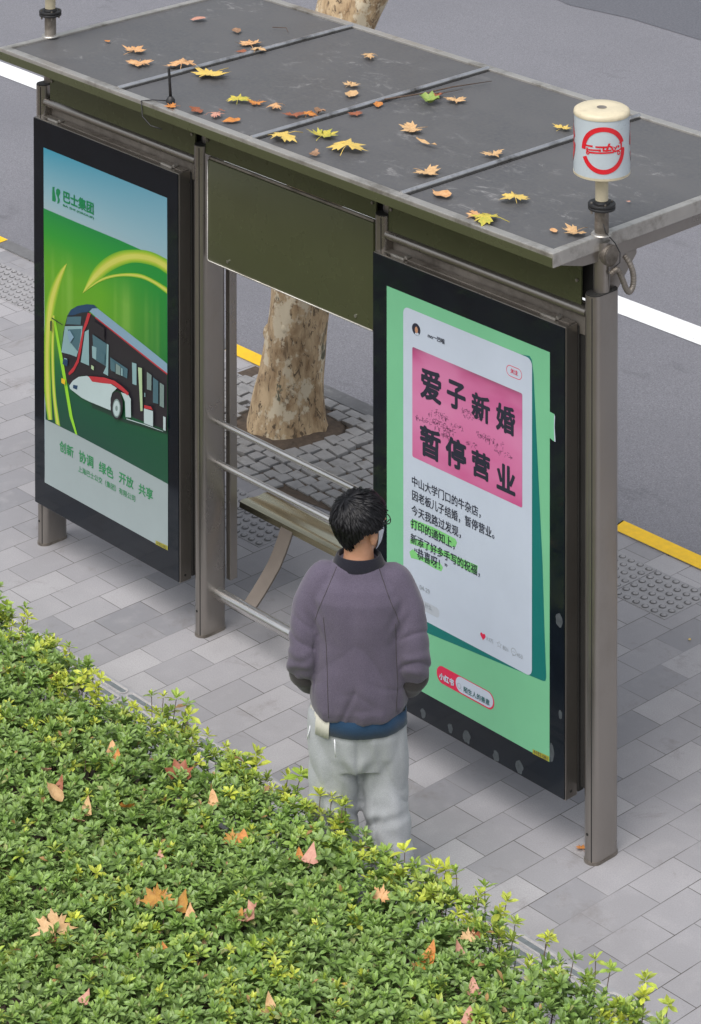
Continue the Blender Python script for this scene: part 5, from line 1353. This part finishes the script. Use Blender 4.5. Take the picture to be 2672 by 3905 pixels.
for v, n in zip(vs, ns):
    ax_ = abs(v.x)
    d = .0065*noise.noise(Vector((v.x*9, v.y*9, v.z*2.6)))+.0035*noise.noise(Vector((v.x*22+3, v.y*22, v.z*7)))
    # long slanting drape folds towards the hem
    d += .0105*noise.noise(Vector(((v.x+.30*v.z)*15, 4.0, v.z*1.7)))*(.35+.65*max(0, min(1, (1.15-v.z)/.3)))*(1 if n.y < .3 else .4)
    d += .0075*noise.noise(Vector(((v.x-.22*v.z)*19, 8.0, v.z*1.5)))*max(0, min(1, (1.0-v.z)/.2))
    # wrinkles at the elbows
    if ax_ > .165: d += .0062*(noise.noise(Vector((v.x*6, 3, (v.z*1.2+v.y*.8)*20)))+.45*math.sin((v.z*1.25+v.y*.9)*70+7*noise.noise(v*7)))*gauss(v.z, .96, .08)*max(0, min(1, (ax_-.165)/.03))
    # sharp pinched creases: ridged noise, slanting in from the arm holes and over the small of the back
    rg = lambda p: max(0, 1-abs(noise.noise(p))*3.4)**2
    low_ = max(0, min(1, (1.20-v.z)/.25)); sd_ = 1 if v.x > 0 else -1
    d -= .0075*rg(Vector(((v.x*.9+sd_*.42*v.z)*6.5, 1.0, v.z*1.9+sd_)))*low_*(1 if ax_ < .17 else .25)
    d -= .0050*rg(Vector((v.x*3.2+7, 3.0, (v.z+.5*ax_)*9)))*gauss(v.z, .84, .07)
    if ax_ > .165: d -= .0085*rg(Vector((v.x*3+2, v.y*4, (v.z*1.15+v.y*.7-ax_*.5)*11)))*gauss(v.z, 1.0, .13)
    # creases at the arm pits
    d += .004*math.sin((v.z-ax_*1.4)*70)*gauss(ax_, .165, .035)*gauss(v.z, 1.13, .08)
    # gathered hem
    if v.z < .80: d += .0022*noise.noise(Vector((math.atan2(v.y, v.x)*9, 2, v.z*4)))-.004*(1-(v.z-.75)/.05)
    out.append(v+n*d)
shirt = put('sweatshirt', out, fs, C['shirt'], man)
bvh = BVHTree.FromPolygons(out, fs)
def on_back(x, z, off=.0004):
    h_, nn, _, _ = bvh.ray_cast(Vector((x, -1, z)), Vector((0, 1, 0)))
    return None if h_ is None else h_+nn*off
for poly in ([(-.082,1.335),(-.098,1.30),(-.122,1.25),(-.148,1.19),(-.166,1.13)], [(.082,1.335),(.098,1.30),(.122,1.25),(.148,1.19),(.166,1.13)], [(-.130,1.16),(-.118,1.05),(-.112,.92),(-.106,.762)], [(.150,1.14),(.152,1.02),(.158,.90),(.150,.765)]):
    pts = []
    for i in range(len(poly)-1):
        for k in range(8):
            t = k/8; p = on_back(poly[i][0]*(1-t)+poly[i+1][0]*t, poly[i][1]*(1-t)+poly[i+1][1]*t)
            if p is not None: pts.append(Wd(p))
    q = MB(); q.tube(pts, .0013, 6); q.build('seam', C['cuff'], shirt, smooth=True)
for s in (-1, 1):
    pth, rr = smoothpath([(s*.212,-.02,.93), ARM[s][3], ARM[s][4], ARM[s][5]], [.050,.0635,.054,.036], 6)
    q = MB(); q.tube([Wd(p) for p in pth], [r*(1+.02*math.sin(i*1.3)) for i, r in enumerate(rr)], 24); q.build('cuff', C['cuff'], shirt, smooth=True)
q = MB(); q.loft([[Wd(p) for p in ell_ring(0, .002, z, rx, ry, 36, 2, -.06)] for z, rx, ry in [(1.318,.103,.088),(1.330,.103,.088),(1.345,.096,.082),(1.362,.088,.077),(1.366,.084,.073),(1.362,.079,.068),(1.34,.078,.067)]], cap=False)
q.build('collar', C['collar'], shirt, smooth=True)
# shirt layers showing under the hem
def band(name, a0, a1, z0, z1, rx, ry, mt, wav=.004, par=None):
    q = MB(); n = 26; rings = []
    for z, k in ((z0, 1.0), ((z0+z1)/2, .995), (z1, .98)):
        rings.append([Wd((math.cos(math.radians(a0+(a1-a0)*i/n))*rx*k*(1+wav*4*noise.noise(Vector((i*.4, z*9, rx)))), math.sin(math.radians(a0+(a1-a0)*i/n))*ry*k*(1+wav*4*noise.noise(Vector((i*.4, z*9, rx)))), z+(.010*(i/n-.5) if z == z0 else 0))) for i in range(n+1)])
    o_ = q.loft(rings, cap=False, closed=False).build(name, mt, man, smooth=True)
    md = o_.modifiers.new('thick', 'SOLIDIFY'); md.thickness = .003
    return o_
band('undershirt', 232, 372, .708, .770, .190, .150, C['navy'], .010)
band('undershirt_tail', 188, 236, .688, .770, .194, .154, C['creamc'], .008)
# sweatpants
pn = MB()
pn.loft([ell_ring(0, cy, z, rx, ry, 40, 2.3) for z, cy, rx, ry in [(.54,.0,.150,.105),(.60,.0,.180,.125),(.68,0,.186,.138),(.76,0,.180,.136),(.80,0,.17,.125)]])
pn.tube(*smoothpath([(-.092,.0,.74),(-.098,.0,.60),(-.098,.012,.46),(-.096,.0,.30),(-.090,-.008,.16),(-.086,-.012,.055)], [.100,.104,.103,.096,.092,.094]), 26)
pn.tube(*smoothpath([(.092,.0,.74),(.100,.010,.60),(.101,.022,.47),(.106,.008,.34),(.122,-.012,.20),(.140,-.026,.055)], [.100,.104,.102,.096,.092,.098]), 26)
vs, ns, fs = remesh(pn, .0060, 7)
out = []
for v, n in zip(vs, ns):
    d = .006*noise.noise(Vector((v.x*8+5, v.y*8, v.z*2.4)))+.0028*noise.noise(Vector((v.x*24, v.y*24, v.z*8)))
    lat = (v.x+.095) if v.x < 0 else (v.x-.105)
    d += .0095*noise.noise(Vector(((v.x+.12*v.z)*19, 2.0, v.z*2.0)))
    if v.x > 0: d += .0075*(math.sin((v.z-.35*lat)*52+4*noise.noise(v*7))*.6+noise.noise(Vector((v.x*5, 7, (v.z-.3*lat)*19))))*gauss(v.z, .37, .05)+.009*noise.noise(Vector((2, v.x*6, (v.z+.7*lat)*14)))*gauss(v.z, .20, .12)
    else: d += .009*noise.noise(Vector((v.x*7, 5, (v.z+.8*lat)*13)))*gauss(v.z, .26, .16)
    d += .006*math.sin((v.z*.8-abs(v.x)*1.2)*60)*gauss(v.x, .0, .07)*gauss(v.z, .54, .08)
    d += .009*noise.noise(Vector((v.x*9, v.y*9, v.z*26)))*gauss(v.z, .10, .06)
    rg = lambda p: max(0, 1-abs(noise.noise(p))*3.2)**2
    d -= .0090*rg(Vector(((lat+.25*v.z)*7, 3.0+v.x, v.z*2.1)))*max(0, min(1, (.72-v.z)/.12))
    d -= .0085*rg(Vector((lat*3+4, v.y*3, (v.z+.9*abs(lat)-.3*v.x)*9)))*gauss(v.z, .36, .10)
    d -= .0080*rg(Vector((lat*4+9, v.y*4, (v.z+.5*lat)*13)))*gauss(v.z, .12, .08)
    # seat seam
    if n.y < 0: d -= .007*gauss(v.x, .004, .010)*max(0, min(1, (v.z-.44)/.06))
    out.append(v+n*d)
pants = put('sweatpants', out, fs, C['pants'], man)
for px_, z0, z1, dx in ((-.084, .70, .632, .004), (-.186, .705, .655, -.012)):
    yb_ = -math.sqrt(max(0, 1-(px_/.2)**2))*.155
    q = MB(); q.tube([Wd((px_, yb_, z0)), Wd((px_+dx*.5, yb_-.004, (z0+z1)/2)), Wd((px_+dx, yb_-.002, z1))], [.0026,.0024,.0030], 7); q.build('drawstring', C['white'], pants, smooth=True)
# trainers
for s in (-1, 1):
    fx, fy, _ = LEG[s][-1]; R_ = Matrix.Rotation(FOOT[s], 3, 'Z')
    q = MB(); rings = []
    for y_, w_, h_ in [(-.075,.020,.03),(-.070,.034,.07),(-.03,.041,.085),(.03,.043,.080),(.09,.048,.062),(.14,.045,.050),(.172,.030,.040),(.180,.012,.028)]:
        ring = []
        for k in range(20):
            t = 2*PI*k/20; ring.append(Wd(Vector((fx, fy, .006))+R_ @ Vector((w_*math.cos(t), y_, max(0, h_*.5+h_*.5*math.sin(t))))))
        rings.append(ring)
    q.loft(rings); q.build('trainer', M['rubber_white'], man, smooth=True)
